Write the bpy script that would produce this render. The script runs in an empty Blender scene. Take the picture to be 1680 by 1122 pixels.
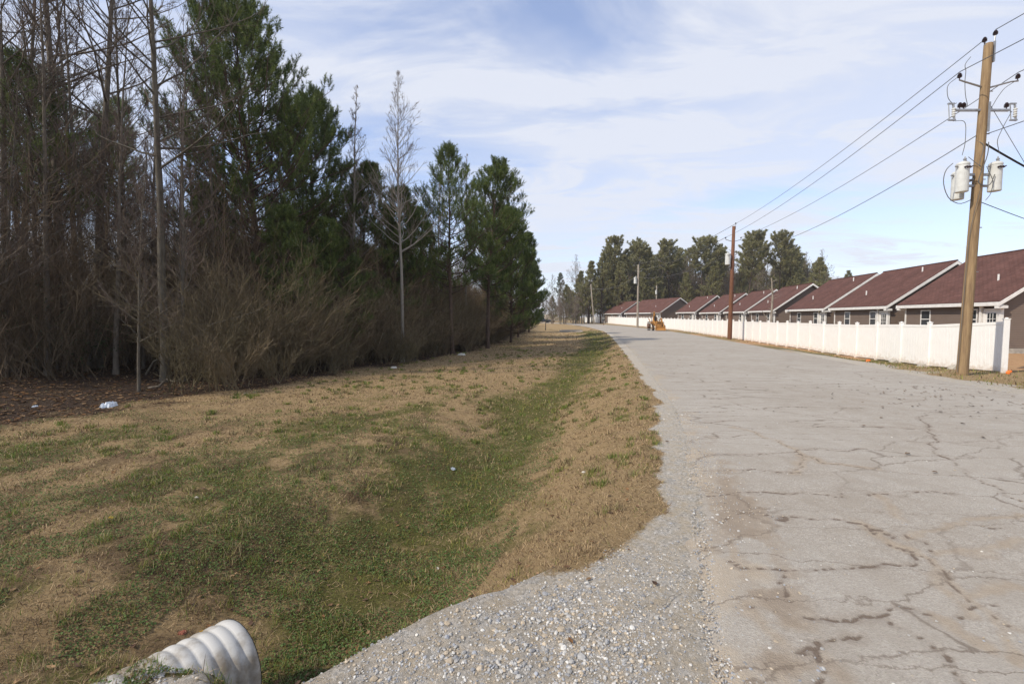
import bpy, math, random
import numpy as np
from mathutils import Vector, Matrix

scn = bpy.context.scene
# ------------------------------------------------------------------ camera, sky, sun, exposure
CAMZ = 1.8
cam_d = bpy.data.cameras.new('camera'); cam = bpy.data.objects.new('camera', cam_d)
scn.collection.objects.link(cam); scn.camera = cam
cam_d.sensor_width = 36.0; cam_d.lens = 36.0*750/1680
cam_d.clip_start = 0.05; cam_d.clip_end = 6000
cam.location = (0, 0, CAMZ)
cam.rotation_euler = (math.radians(90-3.13), 0, 0)

SUN_DIR = Vector((0.88, 0.46, -0.86)).normalized()      # the way the light travels
sun_el = math.asin(-SUN_DIR.z)
world = bpy.data.worlds.new('World'); scn.world = world; world.use_nodes = True
wn = world.node_tree; wn.nodes.clear()
def wnode(t, **k):
    n = wn.nodes.new(t)
    for a, b in k.items(): setattr(n, a, b)
    return n
sky = wnode('ShaderNodeTexSky', sky_type='NISHITA', sun_disc=False, sun_elevation=sun_el,
            sun_rotation=math.atan2(-SUN_DIR.x, -SUN_DIR.y), air_density=1.0, dust_density=0.3, ozone_density=1.6)
tc = wnode('ShaderNodeTexCoord'); sep = wnode('ShaderNodeSeparateXYZ')
wn.links.new(tc.outputs['Generated'], sep.inputs[0])
mz = wnode('ShaderNodeMath', operation='MAXIMUM'); mz.inputs[1].default_value = 0.0; wn.links.new(sep.outputs['Z'], mz.inputs[0])
az = wnode('ShaderNodeMath', operation='ADD'); az.inputs[1].default_value = 0.10; wn.links.new(mz.outputs[0], az.inputs[0])
dx = wnode('ShaderNodeMath', operation='DIVIDE'); wn.links.new(sep.outputs['X'], dx.inputs[0]); wn.links.new(az.outputs[0], dx.inputs[1])
dy = wnode('ShaderNodeMath', operation='DIVIDE'); wn.links.new(sep.outputs['Y'], dy.inputs[0]); wn.links.new(az.outputs[0], dy.inputs[1])
cx = wnode('ShaderNodeCombineXYZ'); wn.links.new(dx.outputs[0], cx.inputs[0]); wn.links.new(dy.outputs[0], cx.inputs[1])
def cloud(rot, sc, nscale, detail, rough, dist, lo, hi, loc=(0,0,0)):
    mp = wnode('ShaderNodeMapping'); mp.inputs['Rotation'].default_value = (0,0,rot); mp.inputs['Scale'].default_value = sc
    mp.inputs['Location'].default_value = loc
    wn.links.new(cx.outputs[0], mp.inputs[0])
    no = wnode('ShaderNodeTexNoise'); no.inputs['Scale'].default_value = nscale; no.inputs['Detail'].default_value = detail
    no.inputs['Roughness'].default_value = rough; no.inputs['Distortion'].default_value = dist
    wn.links.new(mp.outputs[0], no.inputs['Vector'])
    r = wnode('ShaderNodeMapRange'); r.interpolation_type = 'SMOOTHSTEP'
    r.inputs['From Min'].default_value = lo; r.inputs['From Max'].default_value = hi
    wn.links.new(no.outputs['Fac'], r.inputs['Value'])
    return r.outputs[0]
c1 = cloud(0.5, (0.5, 0.9, 1), 0.8, 5, 0.5, 0.8, 0.30, 0.60, (11.2, -3.1, 0))
c2 = cloud(0.9, (0.6, 1.3, 1), 1.9, 9, 0.62, 0.9, 0.40, 0.72, (-6.0, 4.0, 0))
mxm = wnode('ShaderNodeMath', operation='MULTIPLY_ADD'); mxm.inputs[1].default_value = 0.55
wn.links.new(c2, mxm.inputs[0])
m2 = wnode('ShaderNodeMath', operation='MULTIPLY'); m2.inputs[1].default_value = 0.8; wn.links.new(c1, m2.inputs[0])
wn.links.new(m2.outputs[0], mxm.inputs[2]); mxm.use_clamp = True
# more veil towards the horizon
hz = wnode('ShaderNodeMapRange'); hz.inputs['From Min'].default_value = 0.0; hz.inputs['From Max'].default_value = 0.35
hz.inputs['To Min'].default_value = 0.75; hz.inputs['To Max'].default_value = 0.24; wn.links.new(sep.outputs['Z'], hz.inputs['Value'])
mxa = wnode('ShaderNodeMath', operation='MAXIMUM'); wn.links.new(mxm.outputs[0], mxa.inputs[0]); wn.links.new(hz.outputs[0], mxa.inputs[1])
mxs = wnode('ShaderNodeMath', operation='MULTIPLY'); mxs.inputs[1].default_value = 0.93; wn.links.new(mxa.outputs[0], mxs.inputs[0])
mixc = wnode('ShaderNodeMix', data_type='RGBA'); wn.links.new(mxs.outputs[0], mixc.inputs[0])
gain = wnode('ShaderNodeVectorMath', operation='MULTIPLY'); gain.inputs[1].default_value = (1.16, 1.17, 1.33)
wn.links.new(sky.outputs[0], gain.inputs[0]); wn.links.new(gain.outputs[0], mixc.inputs[6])
CLOUD = 8.6
mixc.inputs[7].default_value = (4.75, 4.95, 5.5, 1)
bg = wnode('ShaderNodeBackground'); bg.inputs['Strength'].default_value = 0.15
wo = wnode('ShaderNodeOutputWorld'); wn.links.new(mixc.outputs[2], bg.inputs[0]); wn.links.new(bg.outputs[0], wo.inputs[0])

sd = bpy.data.lights.new('sun', 'SUN'); sd.energy = 3.8; sd.angle = math.radians(0.6); sd.color = (1.0, 0.91, 0.775)
sun = bpy.data.objects.new('sun', sd); scn.collection.objects.link(sun)
sun.rotation_euler = SUN_DIR.to_track_quat('-Z', 'Y').to_euler()
sun.location = (-30, -15, 40)
scn.view_settings.view_transform = 'Standard'; scn.view_settings.look = 'None'
scn.view_settings.exposure = 0.2; scn.view_settings.gamma = 1.0; scn.view_settings.use_curve_mapping = False
scn.render.resolution_x = 1024; scn.render.resolution_y = 683

# ------------------------------------------------------------------ helpers
RS = np.random.RandomState
COL = scn.collection
def tag(o, label=None, cat=None, group=None, kind=None):
    if label: o['label'] = label
    if cat: o['category'] = cat
    if group: o['group'] = group
    if kind: o['kind'] = kind
    return o
def empty(name, loc, rz=0, label=None, cat=None, group=None):
    o = bpy.data.objects.new(name, None); COL.objects.link(o)
    o.location = loc; o.rotation_euler = (0, 0, rz); o.empty_display_size = 0.3
    return tag(o, label, cat, group)
def npmesh(name, V, F, attrs=None, smooth=False, mat_idx=None):
    """V (n,3); F = list of int arrays (m,3)/(m,4); attrs {name: array per vertex (n,) or (n,3)}"""
    me = bpy.data.meshes.new(name)
    V = np.asarray(V, dtype=np.float32); n = len(V)
    F = [np.asarray(f, dtype=np.int32) for f in F if len(f)]
    loops = np.concatenate([f.ravel() for f in F]); tot = np.concatenate([np.full(len(f), f.shape[1], np.int32) for f in F])
    start = np.concatenate([[0], np.cumsum(tot)[:-1]]).astype(np.int32)
    me.vertices.add(n); me.vertices.foreach_set('co', V.ravel())
    me.loops.add(len(loops)); me.loops.foreach_set('vertex_index', loops)
    me.polygons.add(len(tot)); me.polygons.foreach_set('loop_start', start)
    me.polygons.foreach_set('use_smooth', np.full(len(tot), smooth, dtype=bool))
    if mat_idx is not None: me.polygons.foreach_set('material_index', np.asarray(mat_idx, dtype=np.int32))
    if attrs:
        for k, a in attrs.items():
            a = np.asarray(a, dtype=np.float32)
            if a.ndim == 1:
                at = me.attributes.new(k, 'FLOAT', 'POINT'); at.data.foreach_set('value', a)
            else:
                at = me.attributes.new(k, 'FLOAT_COLOR', 'POINT')
                at.data.foreach_set('color', np.concatenate([a, np.ones((n,1), np.float32)], 1).ravel())
    me.update(calc_edges=True)
    return me
def link(name, me, mats, parent=None, loc=None):
    o = bpy.data.objects.new(name, me); COL.objects.link(o)
    for m in (mats if isinstance(mats, (list, tuple)) else [mats]):
        if not me.materials or m.name not in [q.name for q in me.materials if q]: me.materials.append(m)
    if parent: o.parent = parent
    if loc is not None: o.location = loc
    return o
def copy_tree(src, parent=None, kids=None):
    c = src.copy(); COL.objects.link(c)
    if parent: c.parent = parent
    for ch in KIDS.get(src.name, []) if kids is None else kids:
        copy_tree(ch, c)
    return c
KIDS = {}
def regkids(o):
    for q in bpy.data.objects:
        if q.parent: KIDS.setdefault(q.parent.name, [])
    for q in bpy.data.objects:
        if q.parent and q not in KIDS[q.parent.name]: KIDS[q.parent.name].append(q)

class MB:
    """collects boxes, tubes, lathes into one mesh"""
    def __init__(s): s.v = []; s.f3 = []; s.f4 = []; s.n = 0
    def add(s, V, F):
        V = np.asarray(V, float); s.v.append(V)
        F = np.asarray(F, int) + s.n
        (s.f3 if F.shape[1] == 3 else s.f4).append(F); s.n += len(V); return s
    def box(s, c, d, rz=0, M=None):
        x, y, z = [q/2 for q in d]
        V = np.array([[a*x, b*y, e*z] for e in (-1,1) for b in (-1,1) for a in (-1,1)])
        if M is not None: V = V @ np.asarray(M).T
        if rz: cz, sz = math.cos(rz), math.sin(rz); V = V @ np.array([[cz,sz,0],[-sz,cz,0],[0,0,1]])
        return s.add(V + np.array(c), [[0,2,3,1],[4,5,7,6],[0,1,5,4],[2,6,7,3],[0,4,6,2],[1,3,7,5]])
    def hexa(s, P):   # 8 points, same order as box
        return s.add(P, [[0,2,3,1],[4,5,7,6],[0,1,5,4],[2,6,7,3],[0,4,6,2],[1,3,7,5]])
    def tube(s, pts, r, n=8, cap=True):
        P = np.asarray(pts, float); m = len(P); r = np.full(m, r) if np.isscalar(r) else np.asarray(r, float)
        T = np.gradient(P, axis=0); T /= np.linalg.norm(T, axis=1)[:, None] + 1e-12
        ref = np.array([0,0,1.]) if abs(T[0,2]) < .9 else np.array([0,1.,0])
        V = []
        U = None
        for i in range(m):
            u = np.cross(T[i], ref) if U is None else U - T[i]*np.dot(U, T[i])
            u /= np.linalg.norm(u) + 1e-12; U = u; w = np.cross(T[i], u)
            a = np.arange(n)*2*math.pi/n
            V.append(P[i] + r[i]*(np.cos(a)[:,None]*u + np.sin(a)[:,None]*w))
        V = np.concatenate(V); F = []
        for i in range(m-1):
            for k in range(n): F.append([i*n+k, i*n+(k+1)%n, (i+1)*n+(k+1)%n, (i+1)*n+k])
        b = s.n; s.add(V, F)
        if cap:
            for ring, flip in ((0, True), (m-1, False)):
                c = s.n; s.v.append(P[ring][None]); s.n += 1
                idx = [b+ring*n+k for k in range(n)]
                s.f3.append(np.array([[c, idx[(k+1)%n], idx[k]] if flip else [c, idx[k], idx[(k+1)%n]] for k in range(n)]))
        return s
    def lathe(s, c, prof, n=20, axis=(0,0,1)):   # prof [(r,h)...] along axis
        return s.tube([np.array(c, float) + np.array(axis, float)*h for r, h in prof], [max(r,1e-4) for r, h in prof], n)
    def mesh(s, name, smooth=False):
        F = []
        if s.f3: F.append(np.concatenate(s.f3))
        if s.f4: F.append(np.concatenate(s.f4))
        return npmesh(name, np.concatenate(s.v), F, smooth=smooth)
    def build(s, name, mat, parent=None, smooth=False, bevel=0, loc=None):
        o = link(name, s.mesh(name, smooth), mat, parent, loc)
        if bevel:
            b = o.modifiers.new('bevel', 'BEVEL'); b.width = bevel; b.segments = 2; b.limit_method = 'ANGLE'
        return o

# value noise in numpy
def _h(ix, iy, seed):
    n = (ix.astype(np.int64)*374761393 + iy.astype(np.int64)*668265263 + seed*974711) & 0xffffffff
    n = ((n ^ (n >> 13))*1274126177) & 0xffffffff
    n = n ^ (n >> 16)
    return (n & 0xffffff)/float(0xffffff)
def vnoise(x, y, s, seed=0):
    x = np.asarray(x, float)/s; y = np.asarray(y, float)/s
    ix = np.floor(x); iy = np.floor(y); fx = x-ix; fy = y-iy; fx = fx*fx*(3-2*fx); fy = fy*fy*(3-2*fy)
    ix = ix.astype(np.int64); iy = iy.astype(np.int64)
    a = _h(ix,iy,seed); b = _h(ix+1,iy,seed); c = _h(ix,iy+1,seed); d = _h(ix+1,iy+1,seed)
    return (a*(1-fx)+b*fx)*(1-fy)+(c*(1-fx)+d*fx)*fy
def fbm(x, y, s, oct=4, seed=0, g=.5):
    t = 0; a = 1; w = 0
    for k in range(oct): t = t + a*vnoise(x, y, s/2**k, seed+k*17); w += a; a *= g
    return t/w
def sstep(a, b, x):
    t = np.clip((x-a)/(b-a), 0, 1); return t*t*(3-2*t)
def px(x, Y):            # world X of a column of the photograph at distance Y
    return (x-840)/750.0*Y

# ------------------------------------------------------------------ materials
def mat(name, col, rough=.8, col2=None, nscale=4, detail=6, bump=0, bscale=None, metal=0, spec=.3, lo=.35, hi=.65, stretch=(1,1,1), attr=None, attr_amt=0, coords='Object', objrand=0):
    m = bpy.data.materials.new(name); m.use_nodes = True; t = m.node_tree; b = t.nodes['Principled BSDF']
    b.inputs['Roughness'].default_value = rough; b.inputs['Metallic'].default_value = metal
    b.inputs['Specular IOR Level'].default_value = spec
    b.inputs['Base Color'].default_value = (*col, 1)
    tcn = t.nodes.new('ShaderNodeTexCoord'); mp = t.nodes.new('ShaderNodeMapping'); mp.inputs['Scale'].default_value = stretch
    t.links.new(tcn.outputs[coords], mp.inputs[0])
    out = None
    if col2 is not None:
        no = t.nodes.new('ShaderNodeTexNoise'); no.inputs['Scale'].default_value = nscale; no.inputs['Detail'].default_value = detail
        no.inputs['Roughness'].default_value = .62
        t.links.new(mp.outputs[0], no.inputs['Vector'])
        r = t.nodes.new('ShaderNodeMapRange'); r.inputs['From Min'].default_value = lo; r.inputs['From Max'].default_value = hi
        t.links.new(no.outputs['Fac'], r.inputs['Value'])
        mx = t.nodes.new('ShaderNodeMix'); mx.data_type = 'RGBA'
        mx.inputs[6].default_value = (*col, 1); mx.inputs[7].default_value = (*col2, 1)
        t.links.new(r.outputs[0], mx.inputs[0]); out = mx.outputs[2]
        t.links.new(out, b.inputs['Base Color'])
    if attr or objrand:
        hs = t.nodes.new('ShaderNodeHueSaturation')
        if out is not None: t.links.new(out, hs.inputs['Color'])
        else: hs.inputs['Color'].default_value = (*col, 1)
        if attr:
            at = t.nodes.new('ShaderNodeAttribute'); at.attribute_name = attr; src = at.outputs['Fac']; amt = attr_amt
        else:
            oi = t.nodes.new('ShaderNodeObjectInfo'); src = oi.outputs['Random']; amt = objrand
        r2 = t.nodes.new('ShaderNodeMapRange'); r2.inputs['To Min'].default_value = 1-amt; r2.inputs['To Max'].default_value = 1+amt
        t.links.new(src, r2.inputs['Value']); t.links.new(r2.outputs[0], hs.inputs['Value'])
        r3 = t.nodes.new('ShaderNodeMapRange'); r3.inputs['To Min'].default_value = .5+amt*.05; r3.inputs['To Max'].default_value = .5-amt*.03
        t.links.new(src, r3.inputs['Value']); t.links.new(r3.outputs[0], hs.inputs['Hue'])
        t.links.new(hs.outputs[0], b.inputs['Base Color'])
    if bump:
        nb = t.nodes.new('ShaderNodeTexNoise'); nb.inputs['Scale'].default_value = bscale or nscale*3; nb.inputs['Detail'].default_value = 6
        t.links.new(mp.outputs[0], nb.inputs['Vector'])
        bu = t.nodes.new('ShaderNodeBump'); bu.inputs['Strength'].default_value = 1; bu.inputs['Distance'].default_value = bump
        t.links.new(nb.outputs['Fac'], bu.inputs['Height']); t.links.new(bu.outputs[0], b.inputs['Normal'])
    return m
def vcol_mat(name, attr='col', rough=.85, spec=.2, transl=0, noise=0, nscale=60):
    m = bpy.data.materials.new(name); m.use_nodes = True; t = m.node_tree; b = t.nodes['Principled BSDF']
    b.inputs['Roughness'].default_value = rough; b.inputs['Specular IOR Level'].default_value = spec
    at = t.nodes.new('ShaderNodeAttribute'); at.attribute_name = attr
    src = at.outputs['Color']
    if noise:
        no = t.nodes.new('ShaderNodeTexNoise'); no.inputs['Scale'].default_value = nscale; no.inputs['Detail'].default_value = 5
        tcn = t.nodes.new('ShaderNodeTexCoord'); t.links.new(tcn.outputs['Object'], no.inputs['Vector'])
        r = t.nodes.new('ShaderNodeMapRange'); r.inputs['From Min'].default_value=.3; r.inputs['From Max'].default_value=.7
        r.inputs['To Min'].default_value = 1-noise; r.inputs['To Max'].default_value = 1+noise
        t.links.new(no.outputs['Fac'], r.inputs['Value'])
        vm = t.nodes.new('ShaderNodeVectorMath'); vm.operation = 'SCALE'; t.links.new(src, vm.inputs[0]); t.links.new(r.outputs[0], vm.inputs['Scale'])
        src = vm.outputs[0]
    t.links.new(src, b.inputs['Base Color'])
    if transl:
        tr = t.nodes.new('ShaderNodeBsdfTranslucent'); t.links.new(src, tr.inputs['Color'])
        ms = t.nodes.new('ShaderNodeMixShader'); ms.inputs[0].default_value = transl
        o = t.nodes['Material Output']; t.links.new(b.outputs[0], ms.inputs[1]); t.links.new(tr.outputs[0], ms.inputs[2]); t.links.new(ms.outputs[0], o.inputs[0])
    return m
# ------------------------------------------------------------------ layout of the ground
LE = np.array([(-9,-40),(-3.6,-20),(0.2,-1),(1.07,2.24),(1.55,3.55),(1.98,4.8),(2.6,6.75),(3.4,9.6),(4.9,17),(6.9,27),(9.2,40),(11.9,57),(13.4,75),(14.2,95),(13.6,115),(10.5,132),(3,146),(-12,158),(-45,172)], float)
def smooth_poly(P, step=.5, it=3):
    P = np.asarray(P, float)
    for _ in range(it):
        Q = [P[0]]
        for a, b in zip(P[:-1], P[1:]): Q += [a*.75+b*.25, a*.25+b*.75]
        Q.append(P[-1]); P = np.array(Q)
    return P
LS = smooth_poly(LE)
def resample(P, ds):
    d = np.r_[0, np.cumsum(np.linalg.norm(np.diff(P, axis=0), axis=1))]
    out = ds(d[-1]) if callable(ds) else np.arange(0, d[-1], ds)
    return np.c_[np.interp(out, d, P[:,0]), np.interp(out, d, P[:,1])], out
ROADW = 7.9
def xL(Y): 
    m = LS[:,1] < 118
    return np.interp(Y, LS[m,1], LS[m,0])
def poly_dist(x, y, P):
    """signed distance to polyline (positive = right of travel)"""
    x = np.asarray(x, float); y = np.asarray(y, float)
    best = np.full(x.shape, 1e9); sg = np.zeros(x.shape)
    for a, b in zip(P[:-1], P[1:]):
        d = b-a; L2 = d@d
        if L2 < 1e-12: continue
        t = np.clip(((x-a[0])*d[0]+(y-a[1])*d[1])/L2, 0, 1)
        ex = x-a[0]-t*d[0]; ey = y-a[1]-t*d[1]; q = np.hypot(ex, ey)
        m = q < best; best = np.where(m, q, best); sg = np.where(m, np.sign(ex*d[1]-ey*d[0]), sg)
    return best*sg
LSC = LS[::3]
DITCH = np.array([(-2.9,.2),(-2.2,1.7),(-1.65,2.9),(-1.3,3.9),(-.85,5.2),(.2,9.2),(1.8,15.5),(3.7,22.5),(5.9,31),(8.4,45),(10.5,60)], float)
WOOD = np.array([(-24,-30),(-20,-8),(-15.5,2),(-12.0,6.0),(-9.8,8.3),(-8.8,10.2),(-7.6,13),(-6.6,16),(-5.0,19.5),(-3.4,23.5),(-2.0,30),(-.6,40),(1.5,60),(3.2,85),(4.2,104),(3.0,110),(-10,118),(-60,130)], float)
GRAVEL = np.array([(-30,.8),(-4.6,2.1),(-2.75,2.45),(-2.35,2.56),(-2.05,2.5),(-1.7,2.38),(-1.52,2.05),(-1.25,1.98),(-1.0,2.2),(-.69,2.5),(-.31,2.8),(.53,3.25),(1.28,3.95),(1.76,5.2),(2.38,7.2),(3.12,9.6),(4.6,17),(6.4,27),(8.8,40),(11.5,57),(13.1,75)], float)
def height(x, y, fine=True):
    x = np.asarray(x, float); y = np.asarray(y, float)
    dr = poly_dist(x, y, LSC)            # + = right of road's left edge
    dd = poly_dist(x, y, DITCH)
    z = np.zeros(x.shape)
    # verge right of the road, falls gently to the fence
    zf = np.interp(y, [-40,13,15.7,19,26,40,64,90,150], [-.1,-.1,-.12,-.32,-.40,-.40,-.32,-.15,.2])
    z = z + zf*sstep(ROADW+.3, ROADW+3.6, dr) - (zf+.08)*sstep(ROADW+5.5, ROADW+9.5, dr)
    near = sstep(130, 60, y)
    lawn = -.34*near + .10*near*sstep(3.5, 12, -dd)
    depth = np.interp(y, [0,3,6,12,22,32,45,60], [.86,.84,.72,.56,.42,.28,.15,.0])
    left = np.where(dd < 0, 1., 0.)
    # left side: from ditch bottom up to the lawn
    zl = -depth + (lawn+depth)*sstep(0.1, 2.3, -dd)
    # right side: from ditch bottom up to the shoulder
    wr = np.clip(np.abs(dr)+np.abs(dd), .9, 9)
    zr = -depth*(1-sstep(.05, np.clip(wr-.35, .6, 3.0), dd))
    side = np.where(dd < 0, zl, zr)
    off = np.where(dr < 0, side, 0)
    z = np.where(dr < 0, off, z)
    # driveway fill over the ditch
    dg = poly_dist(x, y, GRAVEL)
    fill = sstep(-.42, .02, dg)*(y < 6)
    z = np.where(dr < 0, z*(1-fill) + (-.02-.19*sstep(-1.35,-1.9,x))*fill, z)
    # wood floor rises slightly
    dw = poly_dist(x, y, WOOD)
    z = z + .35*sstep(0, 12, -dw)*(x < 10)
    if fine:
        soft = sstep(.0, .8, -dr) + sstep(ROADW, ROADW+.8, dr)
        soft = np.clip(soft, 0, 1)
        z = z + soft*((fbm(x, y, 2.6, 3, 5)-.5)*.10 + (fbm(x, y, .45, 3, 9)-.5)*.05 + (fbm(x, y, .16, 2, 19)-.5)*.022*(y < 9))
        z = z + fill*.045*np.exp(-((x+2.1)/.45)**2-((y-2.2)/.35)**2) + fill*(fbm(x, y, .5, 4, 31)-.5)*.05
    return z
def masks(x, y):
    dr = poly_dist(x, y, LSC); dd = poly_dist(x, y, DITCH); dw = poly_dist(x, y, WOOD); dg = poly_dist(x, y, GRAVEL)
    w1 = (fbm(x, y, .9, 4, 3)-.5); w2 = fbm(x, y, 3.0, 4, 11); w3 = fbm(x, y, .35, 3, 21)
    grav = sstep(-.16, .14, dg + w1*.7*np.interp(y,[2,6,30],[.5,.2,.1]) + (w3-.5)*.35)*(dr < .3)
    grav = grav*(1-.85*sstep(.46,.56,fbm(x,y,.45,3,33))*sstep(-1.4,-1.8,x)*(y<4))
    bank = sstep(-.42,-.3,dg)*sstep(.14,.04,dg)*sstep(-1.45,-1.2,x)*sstep(.6,-.1,x)*(y<3.4); grav = np.maximum(grav, bank*.95)
    right = sstep(ROADW-.3, ROADW+.1, dr)
    grav = np.where(dr > 3, right*sstep(2.0+w1*2.5, .5+w1*2.5, dr-ROADW)*.95*sstep(34,16,y), grav)
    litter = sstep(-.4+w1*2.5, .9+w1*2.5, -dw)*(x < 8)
    # green: ditch band, lawn patches
    band = np.exp(-((dd+.05)/(.62+.02*y))**2)
    lawn = sstep(0, -1.2, dd)
    green = .74*band + lawn*(.19 + 1.5*(w2-.45) + .9*(fbm(x,y,1.2,4,14)-.5)) + (1-lawn)*(1-band)*(.06+1.3*(fbm(x,y,1.0,4,15)-.5))
    green = green + (w3-.5)*.75 - .35*sstep(1.5+w1*3, .2+w1*3, -dw*-1)*0
    green = green + .12*sstep(9, 3, y)*lawn
    farlawn = sstep(9, 16, y)*(1-band)*lawn
    green = green - .24*farlawn - .2*sstep(35,60,y)
    green = np.where(dr > 3, .25+(w2-.5)*1.2, green)
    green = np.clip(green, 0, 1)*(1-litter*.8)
    clay = np.where(dr > 3, sstep(.45,.62, fbm(x, y, 3.5, 3, 71))*sstep(20, 26, y)*sstep(70,50,y)*(dr < ROADW+5), 0)
    clay = np.maximum(clay, sstep(ROADW+5.5, ROADW+6.5, dr)*(y < 26)*(dr<40))
    # dark bare soil patches on the lawn
    dark = .8*sstep(.46,.66, fbm(x, y, .5, 4, 41))*lawn*sstep(14, 5, y)
    return dict(grav=np.clip(grav,0,1), litter=litter, green=green, clay=np.clip(clay,0,1), dark=dark)

def nl(a, b, step0, growth, maxstep):
    out = [a]; s = step0
    while out[-1] < b: out.append(out[-1]+s); s = min(s*growth, maxstep)
    return np.array(out)
xr = np.r_[-np.flip(nl(6, 2500, .11, 1.055, 160))[:-0 or None], np.arange(-5.94, 5.95, .07), nl(6, 2500, .11, 1.055, 160)]
yr = np.r_[-np.flip(nl(0, 2500, .3, 1.12, 200))[:-1], np.arange(0, 9, .07), nl(9, 2500, .09, 1.03, 160)]
def grid_mesh(X, Y, Z):
    ny, nx = X.shape; idx = np.arange(nx*ny).reshape(ny, nx)
    F = np.stack([idx[:-1,:-1], idx[:-1,1:], idx[1:,1:], idx[1:,:-1]], -1).reshape(-1,4)
    return np.stack([X,Y,Z], -1).reshape(-1,3), F
GX, GY = np.meshgrid(xr, yr)
nearm = (np.abs(GX) < 120) & (GY > -60) & (GY < 250)
GZ = np.zeros(GX.shape); GZ[nearm] = height(GX[nearm], GY[nearm])
M = {k: np.zeros(GX.shape) for k in ('grav','litter','green','clay','dark')}
mm = masks(GX[nearm], GY[nearm])
for k in M: M[k][nearm] = mm[k]
M['green'][~nearm] = .3
# keep the terrain just under the road sheet
drr = np.full(GX.shape, -99.); drr[nearm] = poly_dist(GX[nearm], GY[nearm], LSC)
GZ = np.where((drr > .05) & (drr < ROADW-.05), -.035, GZ)
V, F = grid_mesh(GX, GY, GZ)

gm = bpy.data.materials.new('ground'); gm.use_nodes = True; t = gm.node_tree; gb = t.nodes['Principled BSDF']
gb.inputs['Roughness'].default_value = .95; gb.inputs['Specular IOR Level'].default_value = .1
tcn = t.nodes.new('ShaderNodeTexCoord')
def tn(scale, detail=6, rough=.6, dist=0):
    n = t.nodes.new('ShaderNodeTexNoise'); n.inputs['Scale'].default_value = scale; n.inputs['Detail'].default_value = detail
    n.inputs['Roughness'].default_value = rough; n.inputs['Distortion'].default_value = dist
    t.links.new(tcn.outputs['Object'], n.inputs['Vector']); return n.outputs['Fac']
def ramp(v, lo, hi, a=0, b=1):
    r = t.nodes.new('ShaderNodeMapRange'); r.inputs['From Min'].default_value = lo; r.inputs['From Max'].default_value = hi
    r.inputs['To Min'].default_value = a; r.inputs['To Max'].default_value = b; t.links.new(v, r.inputs['Value']); return r.outputs[0]
def mix(f, a, b):
    m = t.nodes.new('ShaderNodeMix'); m.data_type = 'RGBA'
    if isinstance(f, float): m.inputs[0].default_value = f
    else: t.links.new(f, m.inputs[0])
    for s, q in ((6, a), (7, b)):
        if isinstance(q, tuple): m.inputs[s].default_value = (*q, 1)
        else: t.links.new(q, m.inputs[s])
    return m.outputs[2]
def A(name):
    a = t.nodes.new('ShaderNodeAttribute'); a.attribute_name = name; return a.outputs['Fac']
def math_(op, a, b, clamp=False):
    m = t.nodes.new('ShaderNodeMath'); m.operation = op; m.use_clamp = clamp
    for s, q in ((0,a),(1,b)):
        if isinstance(q, (int,float)): m.inputs[s].default_value = q
        else: t.links.new(q, m.inputs[s])
    return m.outputs[0]
fine = tn(38, 8, .75); mid = tn(7, 6, .65); vfine = tn(140, 4, .7)
tan = mix(ramp(fine,.3,.7), (.20,.13,.065), (.43,.31,.165))
tan = mix(ramp(vfine,.35,.7), tan, (.31,.225,.12))
grn = mix(ramp(fine,.35,.68), (.062,.055,.022), (.16,.155,.045))
gmask = ramp(math_('ADD', A('green'), math_('MULTIPLY', math_('SUBTRACT', mid, .5), 1.1)), .22, .68)
base = mix(gmask, tan, grn)
base = mix(math_('MULTIPLY', A('dark'), ramp(fine,.3,.6,.3,.9)), base, (.075,.048,.032))
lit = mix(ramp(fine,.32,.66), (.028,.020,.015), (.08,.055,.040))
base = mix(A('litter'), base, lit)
sand = mix(ramp(fine,.3,.7), (.36,.295,.205), (.56,.47,.345))
# gravel: voronoi cells of grey stones
vo = t.nodes.new('ShaderNodeTexVoronoi'); vo.inputs['Scale'].default_value = 55; t.links.new(tcn.outputs['Object'], vo.inputs['Vector'])
sepc = t.nodes.new('ShaderNodeSeparateColor'); t.links.new(vo.outputs['Color'], sepc.inputs[0])
st = mix(sepc.outputs[0], (.30,.285,.255), (.60,.56,.50))
gr = mix(ramp(math_('ADD', mid, math_('MULTIPLY', fine, .4)), .48, .85), sand, st)
gmaskv = ramp(math_('ADD', A('grav'), math_('MULTIPLY', math_('SUBTRACT', fine, .5), .9)), .35, .62)
base = mix(gmaskv, base, gr)
clay = mix(ramp(mid,.3,.7), (.36,.20,.10), (.48,.31,.17))
base = mix(ramp(math_('ADD', A('clay'), math_('MULTIPLY', math_('SUBTRACT', mid, .5), 1.2)), .4, .7), base, clay)
t.links.new(base, gb.inputs['Base Color'])
bu = t.nodes.new('ShaderNodeBump'); bu.inputs['Distance'].default_value = .035; bu.inputs['Strength'].default_value = .9
t.links.new(math_('ADD', fine, math_('MULTIPLY', vfine, .5)), bu.inputs['Height']); t.links.new(bu.outputs[0], gb.inputs['Normal'])
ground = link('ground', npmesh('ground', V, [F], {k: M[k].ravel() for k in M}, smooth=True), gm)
tag(ground, 'grassy verge with a shallow green ditch, gravel shoulder and leaf litter', kind='structure'); 

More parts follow.
